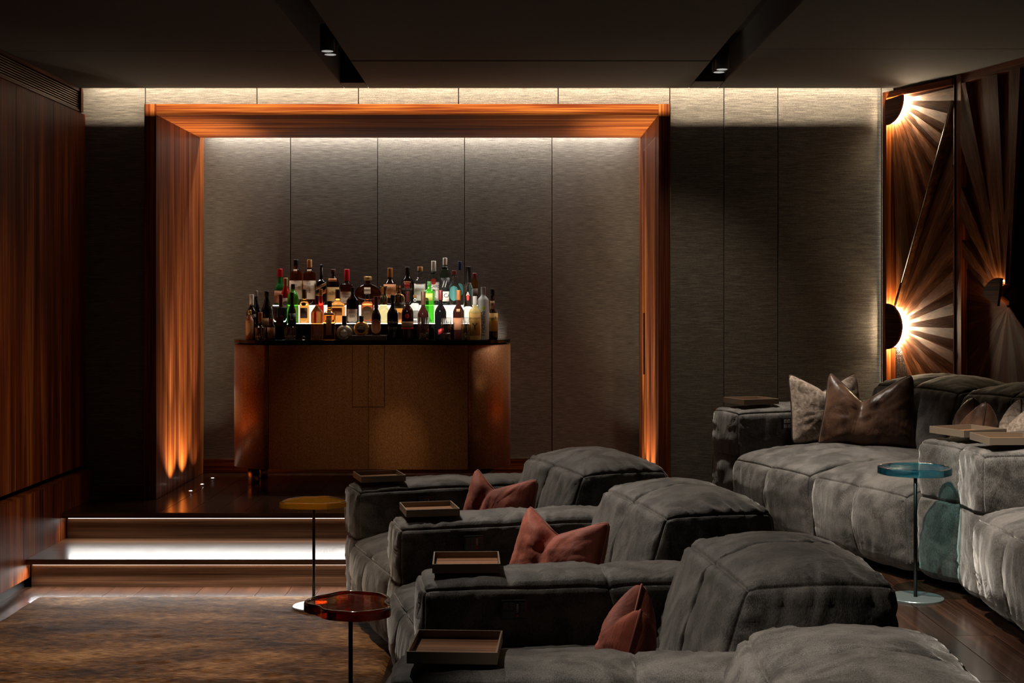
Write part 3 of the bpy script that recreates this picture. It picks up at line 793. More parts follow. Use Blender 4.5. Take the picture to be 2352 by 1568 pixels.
TIERY = {0: (9.115, ZC), 1: (9.285, ZC + 0.106), 2: (9.455, ZC + 0.2325)}
def bottle(px, ytop, tier, wpx, body, cap, lab, bw=None, sh=0.60, neck=0.33, capf=0.16, sq=2.0, ys=1.0, labels=(), texts=(), dY=0.0, kind='round', capr=None, base=None):
    """px centre, ytop image row of the top, width in px; sh: shoulder height share, neck: neck radius share, capf: cap height share"""
    Y, z0 = TIERY[tier]; Y += dY
    if base is not None: z0 = base
    h = CZ - (ytop - HY) * Y / F - z0
    r = wpx * Y / F / 2
    b = thing('bottle', (Xat(px, Y), Y, z0), label=lab, cat='bottle')
    rn = r * neck; hs = h * sh; hc = h * (1 - capf)
    g = GM[body]
    if kind == 'round' or kind == 'square':
        if kind == 'square': sq = 6.0
        f = 0.10 if kind == 'square' else 0.20
        hn = min(hs + h * f, hc - .004)
        prof = [(r * .86, 0), (r * .97, .002), (r, .007), (r, hs)]
        for t in (0.15, 0.3, 0.45, 0.6, 0.75, 0.9, 1.0):
            k = 0.5 * (1 + math.cos(PI * t))
            prof.append((rn + (r - rn) * (k ** 0.8), hs + (hn - hs) * t))
        prof += [(rn, hc)]
    elif kind == 'cone':
        hn = hc - .01
        prof = [(r * .9, 0), (r, .006), (r, hs * .55), (r * .94, hs * .75), (r * .78, hs), (r * .5, hs + (hn - hs) * .5), (rn, hn), (rn, hc)]
    elif kind == 'ball':   # round decanter, flat
        zc = h * sh * .5 + .004; rz = h * sh * .5
        prof = [(r * .45, 0)]
        for t in range(1, 14):
            a = -PI / 2 + PI * (0.12 + 0.80 * t / 13)
            prof.append((max(r * math.cos(a), rn), zc + rz * math.sin(a)))
        prof += [(rn * 1.15, zc + rz * 1.02), (rn, zc + rz * 1.2), (rn, hc)]
    elif kind == 'carafe':
        prof = [(r * .8, 0), (r, .004), (r, h * .18), (r * .80, h * .38), (r * .50, h * .52), (r * .72, h * .62), (r * .62, h * .72), (r * .42, h * .78), (r * .46, h * .84), (r * .62, h)]
        hc = h
    elif kind == 'slim':
        prof = [(r * .9, 0), (r, .004), (r, hs), (r * .9, hs + (hc - hs) * .5), (rn, hc)]
    segs = 28
    lathe('glass_body', prof, g, b, segs, sq if kind != 'ball' else 2.0, ys)
    if cap and hc < h:
        rc = (capr if capr else neck * 1.18) * r
        rc = max(rc, 0.006)
        if cap == 'ballstop':
            lathe('cap', [(rc * .6, hc), (rc * .6, hc + .006), (rc, hc + .012), (rc * 1.05, (hc + h) / 2), (rc * .7, h - .002), (rc * .2, h)], CM['black'], b, 16)
        else:
            lathe('cap', [(rc * .98, hc - .001), (rc, hc + .002), (rc, h - .003), (rc * .93, h)], CM[cap], b, 20)
    for L in labels:
        z_0, z_1, mat = L[0] * h, L[1] * h, LM[L[2]]
        o = L[3] if len(L) > 3 else {}
        label_patch(b, r * o.pop('rs', 1.0), z_0, z_1, mat, 6.0 if kind == 'square' else sq, ys, **o)
    for T in texts:
        txt, zz, size, mat = T[0], T[1] * h, T[2] * h, LM[T[3]]
        rotz = T[4] if len(T) > 4 else 0
        if kind == 'square' or ys < 0.9:
            rr_ = sq_r(r, -PI / 2, 6.0 if kind == 'square' else 2.0) * ys
            lettering(txt, size, mat, b, (0, -(rr_ + .0030), zz), rot=(R(90), R(rotz), 0))
        else:
            lettering(txt, size, mat, b, (0, 0, zz), rot=(0, R(rotz), 0), bend=r + .0030)
    return b

ELL = dict(oval=True, half=55)
# rear row, on the top step
bottle(643, 617, 2, 25, 'green', 'red', 'green glass bottle with a tall red cap, end of the top step', sh=.45, neck=.42, capf=.22, labels=[(.06, .40, 'copper')])
bottle(680, 596, 2, 29, 'cognac', 'black', 'dark whisky bottle with black cap and cream label beside the twelve label', sh=.68, neck=.35, capf=.14, labels=[(.13, .54, 'cream', dict(half=80)), (.70, .78, 'cream', dict(half=20, rs=.80))], texts=[('THE\nMACALLAN', .42, .045, 'ink')])
bottle(711, 596, 2, 29, 'cognac', 'cork', 'whisky bottle with wood cap and cream label printed with the number 12', sh=.68, neck=.35, capf=.17, labels=[(.13, .54, 'cream', dict(half=80)), (.70, .78, 'cream', dict(half=20, rs=.80))], texts=[('THE\nMACALLAN', .44, .045, 'ink'), ('12', .30, .085, 'ink')])
bottle(738, 607, 2, 23, 'black', 'ballstop', 'black bottle with a slanted black and gold label', sh=.55, neck=.3, capf=.08, kind='square', labels=[(.42, .50, 'tan', dict(tilt=.02)), (.24, .33, 'orange', dict(tilt=.02))], texts=[('DOUBLE BLACK', .46, .030, 'ink', 8)])
bottle(765, 618, 2, 28, 'dark', 'brown', 'bourbon bottle with dark neck and yellow text-covered label', sh=.62, neck=.34, capf=.08, capr=.42, labels=[(.10, .50, 'yellow', dict(half=80)), (.64, .74, 'orange', dict(half=45, rs=.92))], texts=[('THE\nBALVENIE\nDOUBLEWOOD', .34, .042, 'ink')])
bottle(797, 618, 2, 30, 'cognac', 'red', 'square bourbon bottle with dripping red wax neck and cream label', sh=.55, neck=.36, capf=.33, kind='square', labels=[(.06, .38, 'cream', dict(half=44))], texts=[("Maker's\nMark", .27, .082, 'ink'), ('WHISKY', .11, .05, 'ink')])
bottle(845, 635, 2, 60, 'cognac', 'gold', 'large round cognac decanter with a wide pale stopper', kind='ball', sh=.74, neck=.17, capf=.12, capr=.30, ys=.42, labels=[(.40, .62, 'cream', dict(half=14, rs=1.0))])
bottle(896, 615, 2, 32, 'dark', 'orange', 'whiskey bottle with orange stopper and orange printed label', sh=.52, neck=.34, capf=.25, capr=.38, labels=[(.20, .56, 'orange', dict(half=60))], texts=[('WHISKEY', .46, .07, 'ink'), ('No 1', .30, .06, 'ink')])
bottle(936, 613, 2, 28, 'black', 'black', 'black rum bottle with arched red and white label', sh=.60, neck=.33, capf=.18, labels=[(.28, .64, 'dark', ELL.copy()), (.45, .58, 'red', dict(half=24, off=.0022)), (.58, .62, 'orange', dict(half=34, off=.0022))], texts=[('HAVANA', .42, .075, 'wht')])
bottle(965, 612, 2, 29, 'clear', 'cork', 'clear tequila bottle with cork top and plain white label', sh=.62, neck=.38, capf=.12, capr=.42, kind='square', labels=[(.12, .56, 'white', dict(half=43))], texts=[('LOS MUERTOS', .42, .04, 'tan')])
bottle(996, 599, 2, 26, 'pgreen', 'white', 'pale green rum bottle with white cap and white label with round emblem', sh=.62, neck=.4, capf=.23, capr=.43, labels=[(.10, .52, 'white', dict(half=75)), (.46, .60, 'red', dict(oval=True, half=28, off=.0022))], texts=[('BACARDI', .42, .09, 'ink'), ('CARTA BLANCA', .34, .04, 'ink')])
bottle(1022, 592, 2, 27, 'teal', 'white', 'tall clear bottle with dark striped label, the tallest of the rear row', sh=.66, neck=.38, capf=.15, capr=.38, labels=[(.30, .58, 'black', dict(half=60)), (.08, .29, 'white', dict(half=75)), (.76, .82, 'black', dict(half=80, rs=.42))], texts=[('//', .44, .20, 'wht'), ('SECA', .20, .12, 'ink')])
bottle(1043, 621, 2, 24, 'clear', 'maroon', 'clear rum bottle with maroon cap and round teal label', sh=.52, neck=.42, capf=.12, capr=.44, labels=[(.12, .56, 'teal', ELL.copy())], dY=-.045)
bottle(1056, 600, 2, 19, 'clear', 'blue', 'slim clear bottle with navy blue cap', sh=.60, neck=.42, capf=.20, capr=.5, labels=[(.20, .50, 'teal', ELL.copy())], dY=.045)
bottle(1090, 627, 2, 17, 'amber', 'maroon', 'amber bottle with dark maroon cap, end of the top step by the frosted bottles', sh=.62, neck=.55, capf=.16, labels=[(.12, .52, 'dark')])

# middle row, on the lower step
bottle(656, 638, 1, 21, 'red', 'gold', 'red aperitif bottle with gold cap', sh=.62, neck=.42, capf=.17, labels=[(.32, .56, 'cream', dict(half=70))], texts=[('C', .44, .12, 'ink')], dY=.045)
bottle(673, 652, 1, 25, 'lime', 'black', 'bright green backlit bottle with black cap', sh=.68, neck=.32, capf=.13)
bottle(699, 664, 1, 22, 'amber', 'brown', 'small amber bottle with brown cap and dark square label', sh=.55, neck=.36, capf=.27, capr=.5, labels=[(.16, .46, 'dark', dict(half=45)), (.52, .62, 'dark', dict(oval=True, half=30))])
bottle(737, 663, 1, 14, 'red', 'orange', 'small red bottle with orange cap behind the honey coloured one', sh=.50, neck=.5, capf=.2, dY=.03)
bottle(776, 664, 1, 33, 'amber', 'brown', 'faceted amber decanter with dark stopper and gold leaf pattern', sh=.56, neck=.34, capf=.24, capr=.34, kind='square', labels=[(.50, .54, 'gold' if False else 'yellow', dict(half=44)), (.24, .46, 'orange', dict(half=36))])
bottle(810, 659, 1, 29, 'black', 'black', 'black bottle with arched cream label printed 200', sh=.60, neck=.28, capf=.16, capr=.30, ys=.7, labels=[(.06, .40, 'cream', dict(half=50))], texts=[('200', .20, .10, 'ink'), ('FUERTE', .31, .055, 'ink')])
bottle(844, 676, 1, 29, 'cognac', 'black', 'rounded dark bottle with circular bronze label below the large decanter', sh=.66, neck=.28, capf=.14, ys=.6, labels=[(.12, .60, 'tan', dict(oval=True, half=60)), (.02, .10, 'cream', dict(half=40))], texts=[('JUNE', .40, .09, 'wht')])
bottle(881, 657, 1, 28, 'straw', None, 'hourglass shaped glass carafe half filled with pale liquor', kind='carafe', labels=())
bottle(916, 655, 1, 27, 'amber', 'glass', 'clear bottle of amber liquor with dark band and orange fruit label', sh=.66, neck=.28, capf=.06, labels=[(.40, .55, 'dark', dict(half=80)), (.10, .30, 'orange', ELL.copy())])
bottle(953, 677, 1, 22, 'clear', 'cork', 'small round shouldered clear bottle with a short cork', sh=.60, neck=.32, capf=.10, capr=.36, labels=[(.18, .46, 'grey', dict(half=50)), (.02, .12, 'white', dict(half=60))])
bottle(986, 646, 1, 23, 'lime', 'green', 'tall bright green melon liqueur bottle with etched square label', sh=.74, neck=.36, capf=.08, kind='square', labels=[(.54, .72, 'green', dict(half=36, off=.0016))], texts=[('MIDORI', .60, .055, 'green')])
bottle(1075, 612, 1, 21, 'clear', 'black', 'tall slim clear vodka bottle with a slanted black top', kind='slim', sh=.62, neck=.62, capf=.28, capr=.72, labels=[(.40, .52, 'red', dict(oval=True, half=16))], texts=[('A', .52, .10, 'wht')])
# front row on the cabinet top
bottle(578, 676, 0, 24, 'dark', 'white', 'dark bottle with pale foil neck at the end of the row', sh=.60, neck=.36, capf=.24, labels=[(.46, .56, 'black', dict(half=70))], texts=[('LIQUEUR', .51, .06, 'wht')], dY=.06)
bottle(588, 667, 0, 20, 'black', 'grey', 'black bottle with grey cap behind the pale foil neck', sh=.58, neck=.4, capf=.12, dY=.125 - .0)
bottle(613, 668, 0, 31, 'black', 'black', 'wide black conical bottle with small square label', kind='cone', sh=.62, neck=.28, capf=.12, capr=.36, labels=[(.24, .44, 'tan', dict(half=24, off=.003))], dY=.11)
bottle(573.5, 712, 0, 18, 'paper', 'gold', 'small bottle wrapped in copper paper with gold cap', sh=.62, neck=.4, capf=.13, capr=.5, texts=[('o', .80 - .2, .10, 'ink')], dY=-.012)
bottle(598, 717, 0, 24, 'dark', 'orange', 'stubby crystal cut bottle with copper foil neck', sh=.42, neck=.4, capf=.34, capr=.42, kind='square', dY=.022)
bottle(623, 732, 0, 17, 'dark', 'red', 'little bitters bottle with red cap and orange brown label', sh=.62, neck=.36, capf=.14, labels=[(.08, .60, 'copper', dict(half=85))], dY=-.018)
bottle(645, 676, 0, 30, 'teal', 'maroon', 'pale teal gin bottle with square shoulders and dark stopper', sh=.70, neck=.26, capf=.27, capr=.30, kind='square', labels=[(.28, .50, 'dark', dict(half=30))], dY=.02)
bottle(671, 671, 0, 19, 'dark', 'black', 'slim dark bottle with tall black capsule and black script label', sh=.56, neck=.42, capf=.22, labels=[(.34, .56, 'black', dict(half=80))], texts=[('L', .46, .14, 'wht')], dY=.022)
bottle(728, 678, 0, 27, 'honey', 'maroon', 'honey coloured sherry bottle with maroon capsule', sh=.58, neck=.25, capf=.20, dY=.022)
bottle(757, 691, 0, 27, 'amber', 'black', 'square clear whisky bottle with black cap and strip label printed 3', sh=.66, neck=.36, capf=.14, kind='square', capr=.40, labels=[(.12, .62, 'copper', dict(half=24)), (.64, .70, 'cream', dict(half=40))], texts=[('3', .46, .16, 'ink'), ('RYE', .60, .06, 'ink')], dY=-.01)
bottle(902, 677, 0, 26, 'black', 'black', 'black bottle with white script lettering, no label', sh=.56, neck=.34, capf=.14, texts=[('Sambuca', .40, .085, 'grey'), ('ROOM', .26, .075, 'grey')], dY=0.0)
bottle(936, 669, 0, 28, 'wine', 'maroon', 'dark port bottle with red crest and tan band label', sh=.56, neck=.25, capf=.22, labels=[(.26, .38, 'tan', dict(half=70)), (.44, .54, 'red', dict(oval=True, half=20)), (.22, .255, 'red', dict(half=70))], texts=[('DROSTER', .335, .045, 'ink')], dY=.0)
bottle(972, 669, 0, 27, 'wine', 'brown', 'dark bottle with wax dipped neck behind a crystal tumbler', sh=.50, neck=.34, capf=.28, dY=.035)
bottle(1012, 666, 0, 27, 'black', 'maroon', 'black wine shaped bottle with burgundy foil neck', sh=.54, neck=.32, capf=.20, labels=[(.12, .22, 'red', dict(half=20, tilt=.02))], dY=.035)
bottle(1053, 666, 0, 26, 'wine', 'orange', 'dark liqueur bottle with copper foil neck and brown label', sh=.54, neck=.32, capf=.20, labels=[(.20, .44, 'copper', dict(half=60)), (.56, .62, 'tan', dict(half=18))], dY=.035)
bottle(1091, 680, 0, 28, 'yellow', 'white', 'white necked limoncello bottle with framed ochre label', sh=.62, neck=.30, capf=.20, labels=[(.10, .66 - .05, 'ochre', dict(half=58))], texts=[('Limoncello', .50, .075, 'dark'), ('Y', .30, .22, 'ink')], dY=-.015)
bottle(1110, 659, 0, 26, 'frostg', 'grey', 'tall frosted grey bottle with apple emblem and upright lettering', sh=.74, neck=.40, capf=.14, capr=.44, labels=[(.56, .64, 'green', dict(oval=True, half=20, off=.0016))], texts=[('Trichenné', .30, .12, 'ink', -90)], dY=.045)
bottle(1131, 663, 0, 25, 'dark', 'black', 'dark monk shaped liqueur bottle with ochre label and cord belt', sh=.42, neck=.36, capf=.13, labels=[(.16, .52, 'ochre', dict(half=75)), (.60, .76, 'tan', dict(half=34, rs=.72))], texts=[('Frangelico', .42, .08, 'ink'), ('F', .68, .10, 'ink')], dY=.12)

# two flat round chocolate liqueur flasks and the leather box below one of them
def flask(px, ytop, ybot, wpx, Y, zb_, body, lab, txt, labmat, ink):
    r = wpx * Y / F / 2; h = CZ - (ytop - HY) * Y / F - zb_
    b = thing('bottle', (Xat(px, Y), Y, zb_), label=lab, cat='bottle')
    vs, fs = [], []
    n, m = 32, 7
    for j in range(m):
        u = -1 + 2 * j / (m - 1)
        rr_ = r * (1 - 0.30 * abs(u) ** 2.5)
        for i in range(n):
            a = 2 * PI * i / n
            vs.append((rr_ * math.cos(a), u * 0.022, max(rr_ * math.sin(a), -r * .86) + r * .86))
    for j in range(m - 1):
        for i in range(n): fs.append((j * n + i, j * n + (i + 1) % n, (j + 1) * n + (i + 1) % n, (j + 1) * n + i))
    fs.append(tuple(range(n))[::-1]); fs.append(tuple((m - 1) * n + i for i in range(n)))
    mk('glass_body', vs, fs, GM[body], b, True)
    lathe('cap', [(0.014, r * 1.78), (0.016, r * 1.84), (0.016, h - .002), (0.014, h)], CM['black'], b, 18)
    lb = lathe('label', [(r * .50, 0), (r * .50, .0015)], LM[labmat], b, 24)
    lb.rotation_euler = (R(90), 0, 0); lb.location = (0, -0.0225, r * .86)
    rg = lathe('label_ring', [(r * .56, 0), (r * .56, .0010)], LM['ink'], b, 24)
    rg.rotation_euler = (R(90), 0, 0); rg.location = (0, -0.0222, r * .86)
    lettering(txt, r * .26, LM[ink], b, (0, -0.0245, r * .88))
flask(791, 725, 777, 37, 9.10, ZC, 'silver', 'round silver liqueur flask with circular white label', 'MOZART', 'white', 'ink')
lbx = thing('leather_box', (Xat(843, 9.13), 9.125, ZC), label='flat brown box lying on the cabinet top under the gold flask', cat='box')
box('box_body', -.118, .128, -.055, .050, 0.0, 0.022, M_brownp, lbx, 0.002)
box('box_lid', -.120, .130, -.057, .052, 0.0225, 0.030, CM['brown'], lbx, 0.002)
flask(830, 725, 766, 35, 9.115, ZC + .0305, 'gold', 'round gold liqueur flask with circular dark label on the flat box', 'MOZART', 'dark', 'grey')
bottle(864, 680, 0, 22, 'wine', 'maroon', 'brown bottle with reddish neck and round copper label on the flat box', sh=.48, neck=.40, capf=.30, labels=[(.04, .42, 'copper', dict(oval=True, half=70))], base=ZC + .0305, dY=.01)

# crystal glasses
M_crys = glass('crystal', (0.96, 0.95, 0.92))
def tumbler(px, ytop, wpx, Y, lab):
    r = wpx * Y / F / 2; h = CZ - (ytop - HY) * Y / F - ZC
    t = thing('tumbler', (Xat(px, Y), Y, ZC), label=lab, cat='glass')
    seg = 32
    prof = [(r * .80, 0), (r * .86, .004), (r * .90, h * .30), (r * .93, h * .31), (r, h - .001), (r * .97, h), (r * .88, h * .34), (r * .80, h * .14), (0.002, h * .12)]
    vs, fs = [], []
    for (q, z) in prof:
        for i in range(seg):
            a = 2 * PI * i / seg
            k = 0.93 if (i % 2 and z < h * .82 and q > r * .79 and z > .002) else 1.0
            tw = a + (z / h * 0.5 if z < h * .31 else 0)
            vs.append((q * k * math.cos(tw), q * k * math.sin(tw), z))
    for j in range(len(prof) - 1):
        for i in range(seg): fs.append((j * seg + i, j * seg + (i + 1) % seg, (j + 1) * seg + (i + 1) % seg, (j + 1) * seg + i))
    fs.append(tuple(range(seg))[::-1]); fs.append(tuple((len(prof) - 1) * seg + i for i in range(seg)))
    mk('glass_cup', vs, fs, M_crys, t)
tumbler(973.5, 728, 24, 9.062, 'tall cut crystal tumbler in front of the wax dipped bottle')
tumbler(1025, 729, 24, 9.062, 'tall cut crystal tumbler in front of the burgundy foil bottle')
tumbler(1070, 729, 23, 9.062, 'tall cut crystal tumbler beside the limoncello bottle')
tumbler(598.0, 752, 25, 9.058, 'low cut crystal tumbler in front of the copper foil neck bottle')
tumbler(666, 750, 26, 9.058, 'low cut crystal tumbler in front of the slim black capsule bottle')
tumbler(728, 748, 25, 9.058, 'low cut crystal tumbler in front of the honey coloured bottle')
t = thing('glass_stopper', (Xat(698, 9.06), 9.06, ZC), label='small clear glass ball stopper lying on the cabinet top', cat='stopper')
lathe('ball', [(0.003, 0.0), (0.010, .003), (0.0135, .010), (0.0135, .016), (0.009, .024), (0.004, .027)], M_crys, t, 20)

# ------------------------------------------------------------------ sofas
def hsh(ix, iy, iz, seed):
    h = (ix * 374761393 + iy * 668265263 + iz * 2147483647 + seed * 1274126177) & 0x7fffffff
    h = ((h ^ (h >> 13)) * 1274126177) & 0x7fffffff
    return ((h ^ (h >> 16)) & 0xffff) / 65535.0
def vnoise(x, y, z, seed=0):
    x = np.asarray(x, float); y = np.asarray(y, float) + 0 * x; z = np.asarray(z, float) + 0 * x
    xi, yi, zi = np.floor(x).astype(np.int64), np.floor(y).astype(np.int64), np.floor(z).astype(np.int64)
    fx, fy, fz = x - xi, y - yi, z - zi
    fx, fy, fz = [f * f * (3 - 2 * f) for f in (fx, fy, fz)]
    r = 0
    for a in (0, 1):
        for b in (0, 1):
            for c in (0, 1):
                w = (fx if a else 1 - fx) * (fy if b else 1 - fy) * (fz if c else 1 - fz)
                r = r + w * hsh(xi + a + 5000, yi + b + 5000, zi + c + 5000, seed)
    return r * 2 - 1

def samples(h, cs, step):
    s = list(np.linspace(-h, h, max(3, int(2 * h / step) + 1)))
    for d in (0.004, 0.009, 0.016, 0.026):
        s += [h - d, -h + d]
    for c in cs:
        for d in (-.026, -.016, -.009, -.004, 0, .004, .009, .016, .026): s.append(c + d)
    s = sorted(s); out = [s[0]]
    for v in s[1:]:
        if v - out[-1] > 0.0022: out.append(v)
    out[-1] = h
    return out

def soft(name, x0, x1, y0, y1, z0, z1, r, parent, seams=None, puff=(0.02, 0.02, 0.03), wr=0.006, wl=0.09, seed=0, step=0.014, warp=None, freq=30, mat=None, lump=0.004, gd=0.008, noedge=()):
    seams = seams or {}
    c = np.array([(x0 + x1) / 2, (y0 + y1) / 2, (z0 + z1) / 2]); h = np.array([(x1 - x0) / 2, (y1 - y0) / 2, (z1 - z0) / 2])
    S = [samples(h[i], [s - c[i] for s in seams.get(i, [])], step) for i in range(3)]
    key = {}; Q = []; faces = []
    def vid(q):
        k = (round(q[0], 5), round(q[1], 5), round(q[2], 5))
        if k not in key: key[k] = len(Q); Q.append(q)
        return key[k]
    for ax in range(3):
        u, v = (ax + 1) % 3, (ax + 2) % 3
        for sg in (-1, 1):
            if ax == 2 and sg == -1: su, sv = [-h[u], h[u]], [-h[v], h[v]]; su, sv = S[u], S[v]
            else: su, sv = S[u], S[v]
            ids = []
            for a in su:
                row = []
                for b in sv:
                    q = [0, 0, 0]; q[ax] = sg * h[ax]; q[u] = a; q[v] = b
                    row.append(vid(tuple(q)))
                ids.append(row)
            for i in range(len(su) - 1):
                for j in range(len(sv) - 1):
                    f = (ids[i][j], ids[i + 1][j], ids[i + 1][j + 1], ids[i][j + 1])
                    faces.append(f if sg > 0 else f[::-1])
    Q = np.array(Q)
    inner = np.clip(Q, -(h - r), h - r)
    d = Q - inner; L = np.linalg.norm(d, axis=1, keepdims=True); d = d / np.maximum(L, 1e-9)
    P = inner + d * r
    dist = h - np.abs(Q)                       # distance to each face pair
    order = np.argsort(dist, axis=1)
    face_ax = order[:, 0]; edge_ax = order[:, 1]; along = order[:, 2]
    idx = np.arange(len(Q))
    e = dist[idx, edge_ax]
    nrm = np.clip(np.abs(Q) / h, 0, 1)
    disp = np.zeros(len(Q))
    prod = np.ones(len(Q))
    for i in range(3):
        t = 1 - nrm[:, i] ** 2.4
        w = d[:, i] ** 2
        prod *= t * (1 - w) + w
    pf = (np.abs(d) * np.array(puff)).sum(axis=1)
    disp += pf * prod
    sgQ = np.sign(Q)
    # edge seams
    allow = np.ones(len(Q))
    bot = (Q[:, 2] < -h[2] + 0.03)
    allow[bot] = 0
    disp -= gd * np.exp(-(e / 0.006) ** 2) * allow
    for ax, cs in seams.items():
        for s in cs:
            dd = Q[:, ax] - (s - c[ax]); m = 1 - d[:, ax] ** 2
            disp -= m * (gd * np.exp(-(dd / 0.006) ** 2) + 0.010 * np.exp(-(dd / 0.05) ** 2))
            k2 = vnoise(Q[idx, along] * 0 + (Q.sum(axis=1)) * freq * .8, dd * 5, 0, seed + 9)
            disp += m * wr * .5 * k2 * np.exp(-np.abs(dd) / 0.05)
    # wrinkles gathered along the edge seams
    qa = Q[idx, along]; qe = e
    ph = vnoise(qa * 6, qe * 8, face_ax * 7.1 + sgQ[idx, face_ax], seed) * 1.0
    wv = vnoise(qa * freq + ph * 1.2 + qe * 6, qe * 4, face_ax * 3.3 + edge_ax + sgQ[idx, face_ax] * 1.7, seed + 1)
    wv = 0.6 - 1.6 * np.abs(wv)
    disp += wr * wv * np.exp(-qe / wl) * (1 - np.exp(-(qe / 0.024) ** 2))
    disp += lump * vnoise(Q[:, 0] * 4, Q[:, 1] * 4, Q[:, 2] * 4, seed + 2) + lump * .5 * vnoise(Q[:, 0] * 11, Q[:, 1] * 11, Q[:, 2] * 11, seed + 3)
    P = P + d * disp[:, None] + c
    if warp is not None: P = warp(P)
    me = bpy.data.meshes.new(name); me.from_pydata(P.tolist(), [], faces); me.materials.append(mat or M_velvet)
    me.polygons.foreach_set('use_smooth', [True] * len(me.polygons)); me.update()
    o = bpy.data.objects.new(name, me); COL.objects.link(o); o.parent = parent
    return o

FW, AH, SH = 0.30, 0.63, 0.40
def armrest(t, y0, seed):
    def wp(P):
        # front face leans out slightly towards its foot, top crowned
        return P
    return soft('armrest', 0.0, 1.30, y0, y0 + FW, 0.045, AH, 0.045, t, seams={2: [0.385], 0: [0.62]}, puff=(0.018, 0.016, 0.035), wr=0.011, wl=0.10, seed=seed, warp=wp, lump=.006)
def seat(t, y0, y1, seed, xf=-0.045):
    def wp(P):
        P = P.copy()
        xx = P[:, 0] - xf
        k = np.clip(1 - xx / 0.30, 0, 1)
        zz = np.clip((P[:, 2] - 0.10) / 0.3, 0, 1)
        P[:, 2] -= 0.045 * k ** 2 * zz
        low = np.clip((0.25 - P[:, 2]) / 0.25, 0, 1)
        P[:, 0] += 0.03 * low * np.clip(1 - xx / .4, 0, 1)
        return P
    return soft('seat', xf, 0.93, y0 + .004, y1 - .004, 0.04, SH + .03, 0.06, t, seams={1: [(y0 + y1) / 2]}, puff=(0.035, 0.010, 0.040), wr=0.0062, wl=0.20, seed=seed, warp=wp, freq=30)
def backrest(t, y0, y1, seed):
    zb_, zt_ = 0.40, 0.775
    def wp(P):
        P = P.copy()
        s = np.clip((P[:, 2] - zb_) / (zt_ - zb_), 0, 1.15)
        k = np.clip((1.30 - P[:, 0]) / 0.48, 0, 1)
        P[:, 0] += k * (0.115 * s - 0.03)
        return P
    return soft('backrest', 0.78, 1.31, y0 + .015, y1 - .015, zb_, zt_, 0.055, t, seams={1: [(y0 + y1) / 2]}, puff=(0.030, 0.022, 0.065), wr=0.016, wl=0.11, seed=seed, warp=wp, freq=34)
def control(t, x, y, lit=False):
    p = box('control_panel', x - .042, x + .042, y - .030, y - .008, 0.528, 0.590, M_black, t, 0.005)
    bm_ = CM['grey'] if lit else CM['panelkey']
    for i in range(2):
        for j in range(2):
            box('button', x - .036 + i * .021, x - .019 + i * .021, y - .0325, y - .0298, 0.536 + j * .026, 0.556 + j * .026, bm_, p, 0.001)
    for j in range(2):
        box('button', x + .019, x + .036, y - .0325, y - .0298, 0.536 + j * .026, 0.556 + j * .026, bm_, p, 0.001)
    rm = lathe('red_mark', [(0.0045, 0), (0.0045, .001)], CM['red'], p, 16)
    rm.location = (x + .011, y - .0305, .541); rm.rotation_euler = (R(90), 0, 0)
    lettering('LINEAR', .0085, LM['wht'], p, (x + .011, y - .0315, .566), rot=(R(90), R(-90), 0))

def unit(name, loc, th, lab, cat, arms, seats, seed, ctrl=None, z=0.0):
    t = thing(name, (loc[0], loc[1], z), R(th), label=lab, cat=cat)
    for k, y in enumerate(arms): armrest(t, y, seed + k)
    for k, (a, b_) in enumerate(seats):
        seat(t, a, b_, seed + 10 + k); backrest(t, a, b_, seed + 20 + k)
        soft('back_frame', 0.90, 1.29, a + .004, b_ - .004, 0.045, 0.42, 0.04, t, seed=seed + 30 + k, step=0.05, puff=(.01, .005, .0))
    ya = min([s[0] for s in seats] + list(arms)); yb = max([s[1] for s in seats] + [a + FW for a in arms])
    box('plinth', 0.34, 1.20, ya + .04, yb - .04, 0.0, 0.05, M_blackm, t)
    if ctrl: control(t, ctrl[0], ctrl[1], ctrl[2])
    return t
unit('recliner_chair', (-0.755, 6.60), 19, 'grey velvet recliner nearest the bar steps, farthest chair of the front row', 'armchair', [0.0], [(-0.80, 0.0)], 100, (0.34, -0.004, False))
unit('recliner_chair', (-0.465, 5.53), 13, 'grey velvet recliner second from the bar, behind the red glass side table', 'armchair', [0.0], [(-0.82, 0.0)], 200, (0.31, -0.004, False))
unit('recliner_chair', (-0.295, 4.37), 6, 'grey velvet recliner third from the bar, with an upright folded rust cushion', 'armchair', [0.0], [(-0.755, 0.0)], 300, (0.30, -0.004, False))
unit('recliner_chair', (-0.315, 3.29), -3, 'grey velvet recliner at the bottom edge of the view, nearest the camera', 'armchair', [0.0], [(-0.80, 0.0)], 400, (0.30, -0.004, False))
sE = unit('sofa', (1.236, 7.40), 20.2, 'two-seat grey velvet sofa on the platform with brown and beige cushions', 'sofa', [0.0, -1.86], [(-0.777, 0.0), (-1.555, -0.777)], 500, (0.31, -0.004, True), 0.32)
sG = unit('sofa', (1.865, 5.36), 0, 'grey velvet sofa at the edge of view beyond the blue glass table', 'sofa', [0.0], [(-0.80, 0.0)], 600, (0.32, -0.004, False), 0.32)

